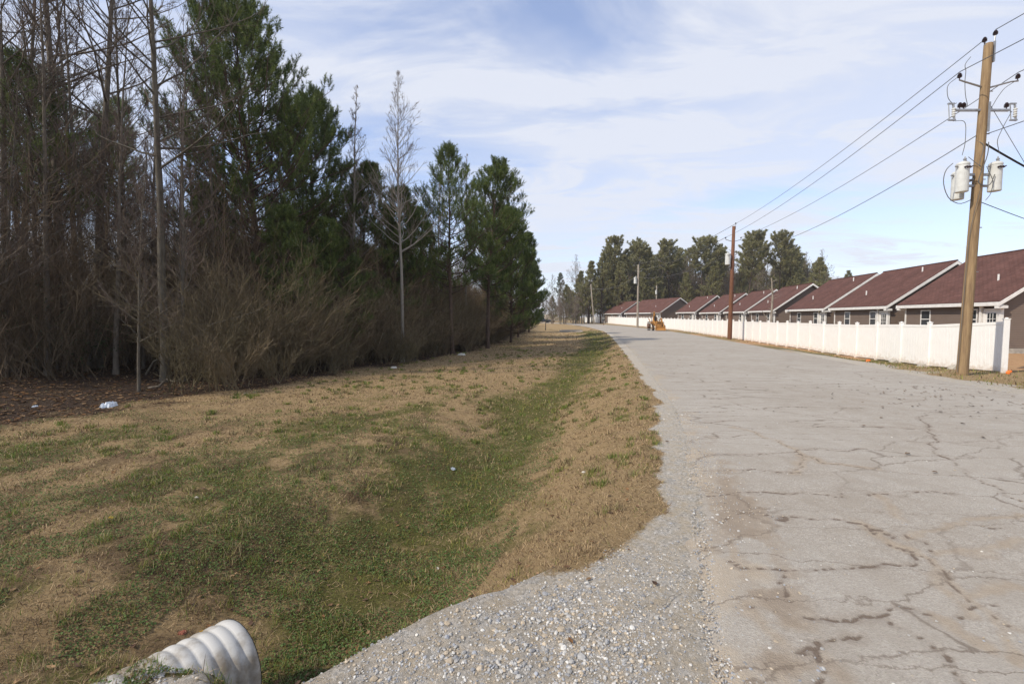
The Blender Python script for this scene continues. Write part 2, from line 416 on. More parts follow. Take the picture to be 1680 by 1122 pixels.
# ------------------------------------------------------------------ road
P, ss = resample(LS, lambda L: np.r_[np.arange(0,37,1.0), nl(37, 62, .03, 1.0, .03)[:420], nl(37+.03*420, L, .035, 1.02, 1.5)])
ss = ss[:len(P)]
T = np.gradient(P, axis=0); T /= np.linalg.norm(T, axis=1)[:,None]; N = np.c_[T[:,1], -T[:,0]]
us = np.r_[np.linspace(-.12, 5.0, 172), np.linspace(5.05, ROADW+.06, 52)]
edge = (fbm(ss, ss*0, .7, 4, 51)-.5)*.5*np.interp(ss,[40,60,90],[1,.6,.3])
U, S = np.meshgrid(us, ss)
ue = np.where(U < 2, U + edge[:,None]*(1-np.clip(U,0,2)/2), U)
RX = P[:,0][:,None] + N[:,0][:,None]*ue; RY = P[:,1][:,None] + N[:,1][:,None]*ue
# traced cracks, in world metres (x, y): transverse joints from the left edge and wandering long ones
def unp(X, Yp):
    u = (X-840)/750; v = (561-Yp)/750; p = math.radians(3.13)
    d = (u, math.cos(p)+v*math.sin(p), -math.sin(p)+v*math.cos(p)); k = -CAMZ/d[2]
    return (d[0]*k, d[1]*k)
cr_dark = [ [(1110,676),(1150,676),(1205,674)], [(1112,694),(1160,694),(1212,690)], [(1160,716),(1240,714)], [(1150,745),(1240,742),(1310,740),(1430,738)],
 [(1160,771),(1250,772),(1315,773)], [(1160,808),(1250,808),(1340,813),(1375,812),(1382,802)], [(1210,846),(1290,847),(1340,850),(1400,851)],
 [(1180,851),(1205,846)], [(1420,812),(1500,811),(1560,810)], [(1215,930),(1270,933),(1350,930),(1440,928),(1478,920),(1485,905)],
 [(1460,866),(1480,880),(1520,895),(1545,915)], [(1255,1005),(1300,1005),(1385,1010),(1430,1015),(1480,1010),(1530,1006)], [(1290,933),(1300,960),(1304,985)],
 [(1515,680),(1522,710),(1545,745),(1575,768),(1615,795),(1680,822)], [(1270,1065),(1330,1068),(1370,1055),(1400,1040)], [(1460,1015),(1500,1045),(1535,1075),(1560,1122)],
 [(1330,1110),(1345,1075),(1400,1043)], [(1400,851),(1440,870),(1460,878)], [(1105,640),(1190,640)],[(1105,655),(1150,655),(1210,654)], [(1100,626),(1160,626)], [(1095,612),(1150,612)],
 [(1205,660),(1240,672),(1300,668),(1420,670)], [(1330,700),(1440,700),(1500,705)], [(1600,860),(1640,870),(1680,872)], [(1560,1005),(1620,1000),(1680,1010)], [(1090,600),(1140,599)], [(1085,590),(1130,590)], [(1075,580),(1120,580)] ]
cr_sand = [ [(1240,708),(1262,722),(1310,737),(1322,748),(1350,760),(1400,764),(1440,770)], [(1310,740),(1318,755),(1300,775)], [(1400,851),(1440,875),(1490,905),(1530,935),(1560,955),(1600,985),(1640,1015),(1680,1040)],
 [(1520,935),(1545,955),(1575,990),(1590,1010)], [(1540,1010),(1570,1040),(1610,1060)], [(1440,815),(1470,850)], [(1545,915),(1620,905),(1680,880)], [(1180,770),(1160,800),(1180,845)], [(1205,850),(1195,880),(1230,930),(1250,1000),(1270,1060),(1290,1122)], [(1200,700),(1240,708)],
 [(1600,985),(1680,970)], [(1480,880),(1560,862),(1680,850)], [(1640,1015),(1655,1060),(1680,1090)] ]
wx = RX + (fbm(RX, RY, .30, 4, 61)-.5)*.30; wy = RY + (fbm(RX, RY, .30, 4, 62)-.5)*.30
cd = np.zeros(RX.shape); cs = np.zeros(RX.shape)
nearr = (RY < 26) & (RY > 0)
wvar = fbm(RX, RY, .5, 3, 66)
def stamp(dst, L, w, amp):
    q = np.array([unp(*a) for a in L]); x0,y0 = q.min(0)-.6; x1,y1 = q.max(0)+.6
    m = nearr & (RX > x0) & (RX < x1) & (RY > y0) & (RY < y1)
    if not m.any(): return
    d = np.abs(poly_dist(wx[m], wy[m], q)); ww = w*(.5+1.0*wvar[m])*np.interp(RY[m],[2,8,20],[.8,1,2.2])
    dst[m] = np.maximum(dst[m], amp*np.exp(-(d/ww)**2)*np.clip(.5+.9*fbm(wx[m], wy[m], .18, 2, 68),0,1))
for i, L in enumerate(cr_dark): stamp(cd, L, .010, 1.0 if i not in (7,18,19,20) else .8)
cst = np.zeros(RX.shape)
for L in cr_dark[:27]: stamp(cst, L, .06, .6)
for L in cr_sand: stamp(cst, L, .12, .5)
for L in cr_sand: stamp(cs, L, .07, .85); 
for L in cr_sand[:3]: stamp(cd, L, .012, .7)
edgeband = np.exp(-((ue-.30-(fbm(RX,RY,.6,3,80)-.5)*.5)/.26)**2)*sstep(.38,.6,fbm(RX, RY, .35, 4, 81))*sstep(9,4,RY)
cs = np.maximum(cs, edgeband*.9); cs = np.maximum(cs, sstep(.45,.0,ue-(fbm(RX,RY,.35,4,84)-.5)*.8)*sstep(.35,.55,fbm(RX,RY,.5,4,85))*.8*(RY<30)); cst = np.maximum(cst, edgeband*.9)
RZ = .004 + (fbm(RX, RY, 1.3, 3, 90)-.5)*.02*nearr - .012*cd*nearr - .03*sstep(.06,-.12,ue)
V, F = grid_mesh(RX, RY, RZ)
rm = bpy.data.materials.new('asphalt'); rm.use_nodes = True; t = rm.node_tree; gb = t.nodes['Principled BSDF']
gb.inputs['Roughness'].default_value = .9; gb.inputs['Specular IOR Level'].default_value = .25
tcn = t.nodes.new('ShaderNodeTexCoord')
fine = tn(90, 6, .8); mid = tn(2.2, 9, .78); big = tn(.35, 5, .6)
vo = t.nodes.new('ShaderNodeTexVoronoi'); vo.inputs['Scale'].default_value = 95; t.links.new(tcn.outputs['Object'], vo.inputs['Vector'])
sepc = t.nodes.new('ShaderNodeSeparateColor'); t.links.new(vo.outputs['Color'], sepc.inputs[0])
a1 = mix(ramp(sepc.outputs[0],0,1), (.225,.195,.155), (.47,.42,.35))
a1 = mix(ramp(fine,.38,.62,0,.8), a1, (.38,.35,.31))
a1 = mix(ramp(mid,.42,.62,0,.7), a1, (.29,.25,.20))
a1 = mix(ramp(big,.40,.66,0,.45), a1, (.43,.40,.35))
a1 = mix(math_('MULTIPLY', ramp(math_('ADD', A('sand'), math_('MULTIPLY', math_('SUBTRACT', mid, .5), 1.0)), .25, .8), ramp(fine,.3,.6,.3,.8)), a1, (.40,.325,.235))
a1 = mix(math_('MULTIPLY', ramp(math_('ADD', A('stain'), math_('MULTIPLY', math_('SUBTRACT', tn(14,8,.75), .5), 1.6)), .2, .9), .6), a1, (.20,.155,.115))
a1 = mix(math_('MULTIPLY', ramp(math_('ADD', A('crack'), math_('MULTIPLY', math_('SUBTRACT', tn(34,8,.8), .5), 1.1)), .22, .6), ramp(fine,.3,.62,.6,1)), a1, (.135,.10,.075))
mpc = t.nodes.new('ShaderNodeMapping'); mpc.inputs['Rotation'].default_value = (0,0,.2); mpc.inputs['Scale'].default_value = (.34,1.3,1)
dn = t.nodes.new('ShaderNodeTexNoise'); dn.inputs['Scale'].default_value = 3.5; dn.inputs['Detail'].default_value = 8; dn.inputs['Roughness'].default_value = .65; t.links.new(tcn.outputs['Object'], dn.inputs['Vector'])
vm = t.nodes.new('ShaderNodeVectorMath'); vm.operation = 'MULTIPLY_ADD'; vm.inputs[1].default_value = (.35,.35,0); t.links.new(dn.outputs['Color'], vm.inputs[0]); t.links.new(tcn.outputs['Object'], vm.inputs[2])
t.links.new(vm.outputs[0], mpc.inputs[0]); ve = t.nodes.new('ShaderNodeTexVoronoi'); ve.feature = 'DISTANCE_TO_EDGE'; ve.inputs['Scale'].default_value = 1.5; t.links.new(mpc.outputs[0], ve.inputs['Vector'])
hair = ramp(ve.outputs['Distance'], .004, .016, 1, 0)
a1 = mix(math_('MULTIPLY', hair, ramp(big,.36,.58,.25,.75)), a1, (.15,.115,.085))
t.links.new(a1, gb.inputs['Base Color'])
bu = t.nodes.new('ShaderNodeBump'); bu.inputs['Distance'].default_value = .006; bu.inputs['Strength'].default_value = .8
t.links.new(math_('ADD', fine, vo.outputs['Distance']), bu.inputs['Height']); t.links.new(bu.outputs[0], gb.inputs['Normal'])
road = link('road', npmesh('road', V, [F], {'crack': cd.ravel(), 'stain': cst.ravel(), 'sand': cs.ravel()}, smooth=True), rm)
tag(road, 'pale worn asphalt road with cracks', kind='structure')
# ------------------------------------------------------------------ vegetation generators
def norm(v): return v/(np.linalg.norm(v, axis=-1, keepdims=True)+1e-12)
def prisms(S, sides=3):
    """S (n,8): p0 p1 r0 r1 -> verts, faces of tapered prisms"""
    S = np.asarray(S, float); n = len(S); p0 = S[:,0:3]; p1 = S[:,3:6]; d = norm(p1-p0)
    ref = np.where(np.abs(d[:,2:3]) < .9, np.array([[0,0,1.]]), np.array([[1.,0,0]]))
    u = norm(np.cross(d, ref)); w = np.cross(d, u)
    a = np.arange(sides)*2*math.pi/sides
    c = np.cos(a)[None,:,None]*u[:,None]+np.sin(a)[None,:,None]*w[:,None]
    V = np.stack([p0[:,None]+c*S[:,6,None,None], p1[:,None]+c*S[:,7,None,None]], 1)      # n,2,sides,3
    idx = np.arange(n*2*sides).reshape(n,2,sides)
    F = np.stack([idx[:,0], np.roll(idx[:,0],-1,1), np.roll(idx[:,1],-1,1), idx[:,1]], -1).reshape(-1,4)
    return V.reshape(-1,3), F
def ribbons(S, rs):
    S = np.asarray(S, float); n = len(S); p0 = S[:,0:3]; p1 = S[:,3:6]; d = norm(p1-p0)
    u = norm(np.cross(d, rs.normal(size=(n,3))))
    V = np.stack([p0-u*S[:,6:7], p0+u*S[:,6:7], p1+u*S[:,7:8], p1-u*S[:,7:8]], 1).reshape(-1,3)
    return V, np.arange(4*n).reshape(n,4)
def path(rs, p, d, L, r, n, curve, wig, taper=.25):
    """polyline growing from p along d, bending by curve (added to dir each step)"""
    out = []; d = d/np.linalg.norm(d); st = L/n; q = p.copy()
    for i in range(n):
        ra = r*(1-(1-taper)*i/n); rb = r*(1-(1-taper)*(i+1)/n)
        d = d + curve/n + rs.normal(size=3)*wig; d /= np.linalg.norm(d)
        q2 = q+d*st; out.append((*q, *q2, ra, rb)); q = q2
    return out
def pick(seg, f):
    i = min(int(f*len(seg)), len(seg)-1); t = f*len(seg)-i; s = seg[i]
    p = np.array(s[:3])*(1-t)+np.array(s[3:6])*t; d = np.array(s[3:6])-np.array(s[:3]); return p, d/np.linalg.norm(d), s[6]*(1-t)+s[7]*t
UP = np.array([0,0,1.])
def bare_tree(seed, H, r, cs=.45, nb=38, bl=.24, rise=.9, sub=7, twigs=6, conic=1.0, tw=.0035, lean=(0,0)):
    rs = RS(seed); trunk = []
    d = np.array([lean[0], lean[1], 1.]); p = np.array([0,0,-.3]); n = 22; st = (H+.3)/n
    for i in range(n):
        f = i/n; d = d+np.r_[rs.normal(size=2)*.010, 0]; d[2] = 1; q = p+d/np.linalg.norm(d)*st
        fl = 1.0+.5*math.exp(-i*1.4)
        fl2 = 1.0+.5*math.exp(-(i+1)*1.4)
        trunk.append((*p, *q, r*(1-.9*f)*fl, r*(1-.9*(f+1/n))*fl2)); p = q
    big = []; tws = []
    for k in range(nb):
        f = cs+(1-cs)*(k+rs.rand()*.8)/nb; f = min(f,.985)
        P0, D, rr = pick(trunk, f); a = rs.rand()*6.283
        if f < cs+.08 and rs.rand() < .4: continue
        g = (f-cs)/(1-cs); L = H*bl*((1-g)**.8*conic+(1-conic)*.7+.035)*rs.uniform(.6,1.15)
        dr_ = np.array([math.cos(a), math.sin(a), rise*(.4+.9*g)+rs.uniform(-.25,.3)])
        br = path(rs, P0, dr_, L, min(rr*.45, .008+L*.0085), 5, np.array([0,0,.55]), .10, .3)
        big += br
        ns = max(2, int(sub*min(1.3,.25+L/(H*bl)*.9)))
        for j in range(ns):
            fj = .15+.85*(j+rs.rand())/ns; p1, d1, r1 = pick(br, min(fj,.99))
            side = norm(np.cross(d1, rs.normal(size=3))); d2 = d1*.75+side*.75+UP*.25; L2 = L*.42*(1.15-fj)*rs.uniform(.6,1.3)+.05
            sb = path(rs, p1, d2, L2, max(r1*.5,.004), 3, UP*.35, .13, .4); tws += sb
            for q in range(twigs):
                fq = .1+.9*rs.rand(); p3, d3, r3 = pick(sb, min(fq,.99)); s3 = norm(np.cross(d3, rs.normal(size=3)))
                L3 = L2*.5*rs.uniform(.5,1.3)+.04; tws += path(rs, p3, d3*.8+s3*.6+UP*.2, L3, .0042+tw*.3, 2, UP*.2, .15, .5)
    V, F = prisms(trunk, 9); V2, F2 = prisms(big, 5)
    me1 = npmesh('bark', np.r_[V, V2], [np.r_[F, F2+len(V)]], smooth=True)
    T = np.array(tws); T[:,6:8] = np.maximum(T[:,6:8], tw)
    V, F = prisms(T, 3); me2 = npmesh('twigs', V, [F])
    return me1, me2
def tufts(P, D, rs, nl_=20, L=.2, w=.010, shoot=.26, fwd=1.15, jit=.22):
    n = len(P); t = rs.rand(n, nl_); base = P[:,None]+D[:,None]*(t*shoot)[...,None]
    rad = rs.normal(size=(n,nl_,3)); rad = norm(rad - D[:,None]*(rad*D[:,None]).sum(-1,keepdims=True))
    dir_ = norm(D[:,None]*fwd*(.5+t[...,None]) + rad + rs.normal(size=(n,nl_,3))*jit)
    tip = base+dir_*(L*rs.uniform(.7,1.15,(n,nl_)))[...,None]
    u = norm(np.cross(dir_, rs.normal(size=(n,nl_,3))))*w
    V = np.stack([base-u, base+u, tip+u*.25], 2).reshape(-1,3)
    F = np.arange(len(V)).reshape(-1,3)
    rnd = np.repeat(rs.rand(n), nl_*3)
    return V, F, rnd
def pine(seed, H, r, cs=.3, R=3.8, nb=70, subs=6, shoots=4, nl_=18, tl=.2, tw=.011, top=.35, dead=10, prof=None, sh=.26, rise=.9):
    rs = RS(seed); trunk = []; d = np.array([0,0,1.]); p = np.array([0,0,-.3]); n = 20; st = (H+.3)/n
    for i in range(n):
        f = i/n; d = d+np.r_[rs.normal(size=2)*.02, 0]; d[2] = 1; q = p+d/np.linalg.norm(d)*st
        trunk.append((*p, *q, r*(1-.88*f), r*(1-.88*(f+1/n)))); p = q
    big = []; tp = []; td = []
    prof = prof or (lambda g: (1-g)**.75*(.55+.45*min(1,g*4))+.06)
    ph = rs.rand()*6
    for k in range(nb):
        g = (k+rs.rand())/nb; f = min(cs+(1-cs)*g, .985); P0, D, rr = pick(trunk, f); a = ph+k*2.4+rs.normal()*.3
        L = R*prof(g)*rs.uniform(.6,1.12)
        dr_ = np.array([math.cos(a), math.sin(a), .12+rise*g+rs.uniform(-.2,.2)])
        br = path(rs, P0, dr_, L, min(rr*.45,.01+L*.012), 5, UP*.6, .08, .3); big += br
        for j in range(max(2,int(subs*(.5+L/R)))):
            fj = .28+.72*(j+rs.rand())/(subs*(.5+L/R)); p1, d1, r1 = pick(br, min(fj,.99))
            side = norm(np.cross(d1, UP))*(1 if rs.rand()<.5 else -1); L2 = L*.34*(1.2-fj)*rs.uniform(.6,1.2)+.18
            sb = path(rs, p1, d1*.8+side*.8+UP*rs.uniform(-.1,.5), L2, max(r1*.5,.006), 3, UP*.7, .1, .5); big += sb
            for q in range(shoots):
                fq = .35+.65*rs.rand() if q else 1.0; p3, d3, _ = pick(sb, min(fq,.999))
                dd = norm(d3*.55+rs.normal(size=3)*.38+UP*.75); tp.append(p3); td.append(dd)
        for q in range(2): p3, d3, _ = pick(br, .999); tp.append(p3); td.append(norm(d3+rs.normal(size=3)*.3+UP*.4))
    for k in range(6):
        p3, d3, _ = pick(trunk, .93+.0115*k); tp.append(p3); td.append(norm(UP+rs.normal(size=3)*.25))
    for k in range(dead):
        f = rs.uniform(.12, cs+.05); P0, D, rr = pick(trunk, f); a = rs.rand()*6.28
        br = path(rs, P0, np.array([math.cos(a),math.sin(a),rs.uniform(-.1,.4)]), R*rs.uniform(.25,.7), .018, 4, UP*.1, .12, .3); big += br
        for q in range(5): p3, d3, _ = pick(br, rs.uniform(.3,.99)); big += path(rs, p3, d3+rs.normal(size=3)*.7, rs.uniform(.2,.6), .006, 2, UP*.1, .1, .5)
    V, F = prisms(trunk, 10); V2, F2 = prisms(big, 4)
    me1 = npmesh('bark', np.r_[V,V2], [np.r_[F, F2+len(V)]], smooth=True)
    V, F, rnd = tufts(np.array(tp), np.array(td), rs, nl_, tl, tw, sh)
    me2 = npmesh('needles', V, [F], {'rnd': rnd})
    return me1, me2

m_bark_grey = mat('grey_bark', (.17,.145,.115), .95, (.085,.07,.055), 5, stretch=(3,3,.7), bump=.02, bscale=14, objrand=.25)
m_bark_pale = mat('pale_bark', (.22,.20,.17), .9, (.24,.22,.19), 4, stretch=(2,2,1), bump=.008, bscale=14)
m_bark_pine = mat('pine_bark', (.11,.075,.055), .95, (.06,.04,.03), 6, stretch=(3,3,.8), bump=.03, bscale=12, objrand=.15)
m_twig = mat('grey_brown_twigs', (.15,.112,.09), .95, (.10,.072,.058), 2, objrand=.25)
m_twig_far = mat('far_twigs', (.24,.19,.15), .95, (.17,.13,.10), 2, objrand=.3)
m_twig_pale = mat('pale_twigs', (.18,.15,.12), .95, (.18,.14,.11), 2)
def needle_mat(name, c, tr=.25):
    m = mat(name, c, .6, spec=.25, attr='rnd', attr_amt=.45)
    t = m.node_tree; b = t.nodes['Principled BSDF']; src = b.inputs['Base Color'].links[0].from_socket
    tn_ = t.nodes.new('ShaderNodeBsdfTranslucent'); t.links.new(src, tn_.inputs[0]); ms = t.nodes.new('ShaderNodeMixShader'); ms.inputs[0].default_value = tr
    t.links.new(b.outputs[0], ms.inputs[1]); t.links.new(tn_.outputs[0], ms.inputs[2]); t.links.new(ms.outputs[0], t.nodes['Material Output'].inputs[0]); return m
m_needle = needle_mat('pine_needles', (.11,.145,.04), .32)
m_needle_far = needle_mat('hazed_pine_needles', (.30,.285,.14), .5)  # paler than the near needles: distance haze put into the colour
m_leaf_dark = needle_mat('evergreen_leaves', (.040,.060,.022))

def tree(name, meshes, mats, loc, rz, label, group=None, cat='tree', scale=1.0, parts=('trunk','crown'), tilt=0):
    r = empty(name, loc, rz, label, cat, group); r.scale = (scale,)*3
    if tilt: r.rotation_euler = (Matrix.Rotation(tilt,3,'Y') @ Matrix.Rotation(rz,3,'Z')).to_euler()
    for me, m, pn in zip(meshes, mats, parts): link(pn, me, m, r)
    return r
def gzz(x, y): return float(height(np.array([x]), np.array([y]), False)[0])
def dw_(x, y): return float(poly_dist(np.array([x]), np.array([y]), WOOD)[0])

# --- near wood: meshes
BT = [bare_tree(11, 17, .15, .42, 44, .26, .75), bare_tree(12, 16, .115, .38, 46, .25, .8), bare_tree(13, 18, .155, .48, 40, .28, .7, conic=.7),
      bare_tree(14, 15, .11, .34, 44, .22, .9), bare_tree(15, 12, .08, .28, 40, .22, 1.0, sub=8), bare_tree(16, 10, .07, .22, 36, .22, 1.1, sub=8)]
BTS = [bare_tree(21, 12, .075, .25, 46, .17, 1.3, sub=9, twigs=7), bare_tree(22, 9, .055, .15, 44, .20, 1.3, sub=9, twigs=7), bare_tree(23, 13.5, .09, .3, 46, .18, 1.2, sub=8, twigs=8)]
rnd_head = lambda g: (.55+.45*min(1,g/.35))*(1-g)**.5+.05
PI = [pine(31, 17, .20, .26, 6.3, 165, 9, 6, 26, .18, .012, rise=.55, sh=.42, prof=rnd_head), pine(32, 13, .16, .30, 3.9, 96, 8, 5, 26, .17, .012, rise=.6, sh=.42, prof=rnd_head), pine(33, 10, .12, .10, 3.9, 100, 8, 5, 24, .17, .012, rise=.5, sh=.36),
      pine(34, 15, .18, .5, 3.6, 60, 7, 4, 20, .17, .011, sh=.4), pine(35, 13, .15, .30, 4.2, 80, 7, 4, 24, .17, .011, rise=.6, sh=.42)]
trees = []
# (photo column, distance, mesh, scale, bark, label)
near = [
 (12, 14.6, 1, 1.0, 'leafless tree at the very left edge of the photo'),
 (30, 17.0, 0, .95, 'leafless tree with a thin leaning trunk, second from the left edge'),
 (103, 15.6, 0, 1.08, 'thick-trunked leafless tree, the stoutest trunk near the left edge'),
 (157, 16.2, 2, 1.0, 'leafless tree just right of the stoutest trunk, mossy side facing the road'),
 (187, 15.0, 4, 1.0, 'slim leafless tree with patchy pale bark between two bigger trunks'),
 (268, 14.0, 1, 1.08, 'tall straight grey leafless tree nearest the lawn, boughs reaching towards the pines'),
 (60, 15.2, 3, .8, 'short dark leafless tree leaning at the left edge of the wood'),
 (232, 16.4, 5, .8, 'small crooked leafless tree with a yellowish lower trunk'),
 (130, 22, 0, 1.05, 'leafless tree set back between the two stoutest left trunks'),
 (8, 13.6, 7, 1.0, 'slim leafless stem cut by the left edge of the photo'),
 (75, 14.2, 8, 1.0, 'slim leafless stem just left of the stoutest trunk'),
 (140, 15.4, 6, 1.15, 'slim leafless stem touching the mossy trunk on its left side'),
 (205, 17.2, 8, 1.1, 'slim leafless stem between the patchy pale trunk and the crooked one'),
 (250, 17.5, 6, 1.05, 'slim leafless stem close behind the tall straight grey tree'),
 (292, 16.8, 8, .95, 'slim leafless stem rising from the brush right of the tall grey tree'),
 (320, 22, 3, .95, 'leafless tree just left of the biggest pine'),
]
for i, (X_, Yd, k, sc, lab) in enumerate(near):
    x = px(X_,Yd); tree('bare_tree', (BT+BTS)[k], (m_bark_grey, m_twig), (x, Yd, gzz(x,Yd)), i*2.17, lab, scale=sc, tilt=.040)
# pale slender tree in front of the pines
PT = bare_tree(41, 12.9, .088, .40, 84, .225, 1.15, sub=7, twigs=5, conic=1.0, tw=.0035)
x = px(660,21.3); tree('bare_tree', PT, (m_bark_pale, m_twig_pale), (x,21.3,gzz(x,21.3)), .6, 'slender pale-barked leafless tree with a cone of fine branches in front of the pines')
PT2 = bare_tree(42, 13.5, .11, .35, 50, .15, 1.4, sub=8, twigs=6, tw=.005)
for (X_, Yd, sc, lab) in ((585,23.5,1.0,'thin leafless tree rising beside the biggest pine, left of the pale tree'),(722,33,1.0,'faint leafless treetop showing just left of the middle pine'),(765,35,1.05,'faint leafless treetop showing just behind the middle pine'),(800,42,1.02,'faint leafless treetop right of the middle pine')):
    x = px(X_,Yd); tree('bare_tree', PT2, (m_bark_pale, m_twig_pale), (x,Yd,gzz(x,Yd)), X_*.1, lab, scale=sc)
# pines: column, distance, mesh, scale
pines = [
 (432, 21.5, 0, .895, 'biggest pine with a broad dark crown rising highest in the picture'),
 (525, 24.0, 1, 1.02, 'pine whose crown joins the right shoulder of the biggest pine'),
 (590, 27.0, 2, 1.02, 'low bushy pine between the biggest pine and the pale slender tree'),
 (640, 25.0, 2, .88, 'small bushy pine behind the pale slender tree'),
 (742, 25.5, 4, .88, 'pine with an airy pointed crown right of the pale slender tree'),
 (800, 30.5, 1, .93, 'dense pine just right of the airy pointed pine'),
 (838, 37.0, 2, 1.02, 'pine with low dense boughs near the right end of the wood'),
 (850, 47.0, 2, 1.02, 'pine leaning out at the right end of the wood'),
 (868, 62.0, 2, .95, 'small pine, the last one at the right end of the near wood'),
 (480, 18.0, 2, .62, 'young green pine low in front of the biggest pine'),
 (560, 20.0, 2, .60, 'young green pine with drooping boughs between the tall pines'),
 (360, 20.5, 2, .72, 'young pine low to the left of the biggest pine'),
 (80, 22, 3, .86, 'thin-crowned pine showing high behind the stoutest left trunk'),
 (178, 26, 3, .92, 'sparse pine behind the leafless trunks at the upper left'),
 (700, 33, 2, .95, 'dark pine in the shade behind the pale slender tree'),
 (815, 44, 1, .95, 'tall pine half hidden behind the dense pine'),
]
for i, (X_, Yd, k, sc, lab) in enumerate(pines):
    x = px(X_,Yd); tree('pine_tree', PI[k], (m_bark_pine, m_needle), (x, Yd, gzz(x,Yd)), i*1.3, lab, scale=sc)
# filler trees inside the wood
rs = RS(77); cnt = 0; pts = []
while cnt < 150:
    Yd = rs.uniform(3, 62) if cnt < 120 else rs.uniform(50, 100); x = rs.uniform(-48, 3)
    d = dw_(x, Yd)
    if d > -1.2 or d < -30: continue
    if x/max(Yd,.1) < -1.35 and Yd > 12: continue
    if 840+750*x/max(Yd,.1) > 330 and d > -5: continue
    if Yd < 12 and (x > -17): continue
    if any((x-a)**2+(Yd-b)**2 < 1.6 for a, b in pts): continue
    pts.append((x, Yd)); u_ = rs.rand(); sc = rs.uniform(.72, .98)
    X_ = 840+750*x/Yd
    if 460 < X_ : sc *= np.interp(X_, [460,560,680,860], [.95,.74,.62,.5])*np.interp(Yd,[18,40,80],[.9,1.3,1.9]); sc = min(sc, 1.1)
    if Yd < 12: sc = rs.uniform(.6,.85)
    if u_ < .72 or Yd < 14 or (u_ > .88 and 240 < X_ < 460):
        k = rs.randint(0,3); tree('bare_tree', BTS[k], (m_bark_grey, m_twig), (x,Yd,gzz(x,Yd)), rs.rand()*6, 'slim leafless tree among many alike inside the dark wood', 'slim leafless trees inside the wood', scale=sc*(.9 if X_ < 330 else 1))
    elif u_ < .88:
        k = rs.randint(0,5); tree('bare_tree', BT[k], (m_bark_grey, m_twig), (x,Yd,gzz(x,Yd)), rs.rand()*6, 'leafless hardwood tree deep among the others of the wood', 'leafless hardwoods inside the wood', scale=sc*.9)
    else:
        tree('pine_tree', PI[2 if X_ > 460 else 3], (m_bark_pine, m_needle), (x,Yd,gzz(x,Yd)), rs.rand()*6, 'dark pine standing deep inside the wood', 'pines inside the wood', scale=sc*.9)
    cnt += 1

# --- thicket of shrubs and brush: one mass
def shrub(seed, H, n=17, sub=11, tw=.003, lean=.30):
    rs = RS(seed); S = []
    for k in range(n):
        a = rs.rand()*6.283; L = H*rs.uniform(.6,1.15)
        br = path(rs, np.array([rs.normal()*.25, rs.normal()*.25, -.1]), np.array([math.cos(a)*lean+.12, math.sin(a)*lean, 1.]), L, .014, 5, np.array([math.cos(a)*.35+.18,math.sin(a)*.35,-.1]), .10, .3); S += br
        for j in range(sub):
            p1, d1, r1 = pick(br, rs.uniform(.12,.99)); sd_ = norm(np.cross(d1, rs.normal(size=3)))
            sb = path(rs, p1, d1+sd_*.6+UP*.15, L*rs.uniform(.15,.42), .005, 3, UP*.15, .08, .5); S += sb
            for q in range(5):
                p3, d3, _ = pick(sb, rs.uniform(.1,.99)); S += path(rs, p3, d3+norm(rs.normal(size=3))*.7, L*rs.uniform(.06,.18), .0035, 2, UP*.1, .1, .6)
    S = np.array(S); S[:,6:8] = np.maximum(S[:,6:8], tw); return S
SH = [shrub(50+k, h) for k, h in enumerate((2.8,3.3,2.4,3.6,3.0))]
TALL = [shrub(60+k, h, n=9, sub=16, lean=.12) for k, h in enumerate((6.0,7.0,5.2,6.6,7.6))]
def scatter(S_list, places, rs, name, m, label, cat):
    Vs = []; Fs = []; C = []; n = 0
    for (x, y, s, k) in places:
        S = S_list[k].copy(); a = rs.rand()*6.283; c, q = math.cos(a), math.sin(a); z = gzz(x,y)
        if m is m_brush and rs.rand() < .45: c, q = math.cos((a-3.14)*.35), math.sin((a-3.14)*.35)
        R_ = np.array([[c,q,0],[-q,c,0],[0,0,1]]); S[:,0:3] = S[:,0:3]@R_*s+[x,y,z]; S[:,3:6] = S[:,3:6]@R_*s+[x,y,z]
        V, F = ribbons(S, rs); Vs.append(V); Fs.append(F+n); n += len(V); C.append(np.full(len(V), rs.rand()))
    o = link(name, npmesh(name, np.concatenate(Vs), [np.concatenate(Fs)], {'rnd': np.concatenate(C)}), m)
    tag(o, label, cat, kind='stuff'); return o
m_brush = mat('brush_twigs', (.19,.15,.088), .95, (.12,.09,.055), .35, attr='rnd', attr_amt=.35)
m_brush_shaded = mat('shaded_brush_twigs', (.15,.108,.07), .95, (.095,.068,.045), .35, attr='rnd', attr_amt=.3)  # darker copy of the brush: shade inside the wood put into its colour
rs = RS(5); pl = []; pl2 = []; pl3 = []
for _ in range(30000):
    Yd = rs.uniform(7, 100); x = rs.uniform(-40, 5); d = -dw_(x, Yd); X_ = 840+750*x/Yd
    if d < .15 or X_ < -150: continue
    if len(pl) < 420 and d < 4.0 and X_ > np.interp(Yd,[10,14,20],[330,270,200]) and rs.rand() < np.interp(Yd,[10,30,90],[1,.8,.45]):
        pl.append((x, Yd, rs.uniform(.75,1.15)*np.interp(d,[0,.8,3],[.45,.85,1.2])*np.interp(Yd,[12,30,60],[1.0,1.0,.9]), rs.randint(5)))
    elif len(pl3) < 400 and 1.2 < d < 14 and Yd < 75 and not (X_ < 330 and d < 4.5) and rs.rand() < .6:
        pl3.append((x, Yd, rs.uniform(.7,1.1)*np.interp(X_,[450,620,860],[1,.85,.7]), rs.randint(5)))
    elif len(pl2) < 420 and not (X_ < 330 and d < 5.5) and d > 2.0 and d < 16 and Yd < 60:
        pl2.append((x, Yd, rs.uniform(.8,1.6)*np.interp(d,[2,8],[.8,1.25]), rs.randint(5)))
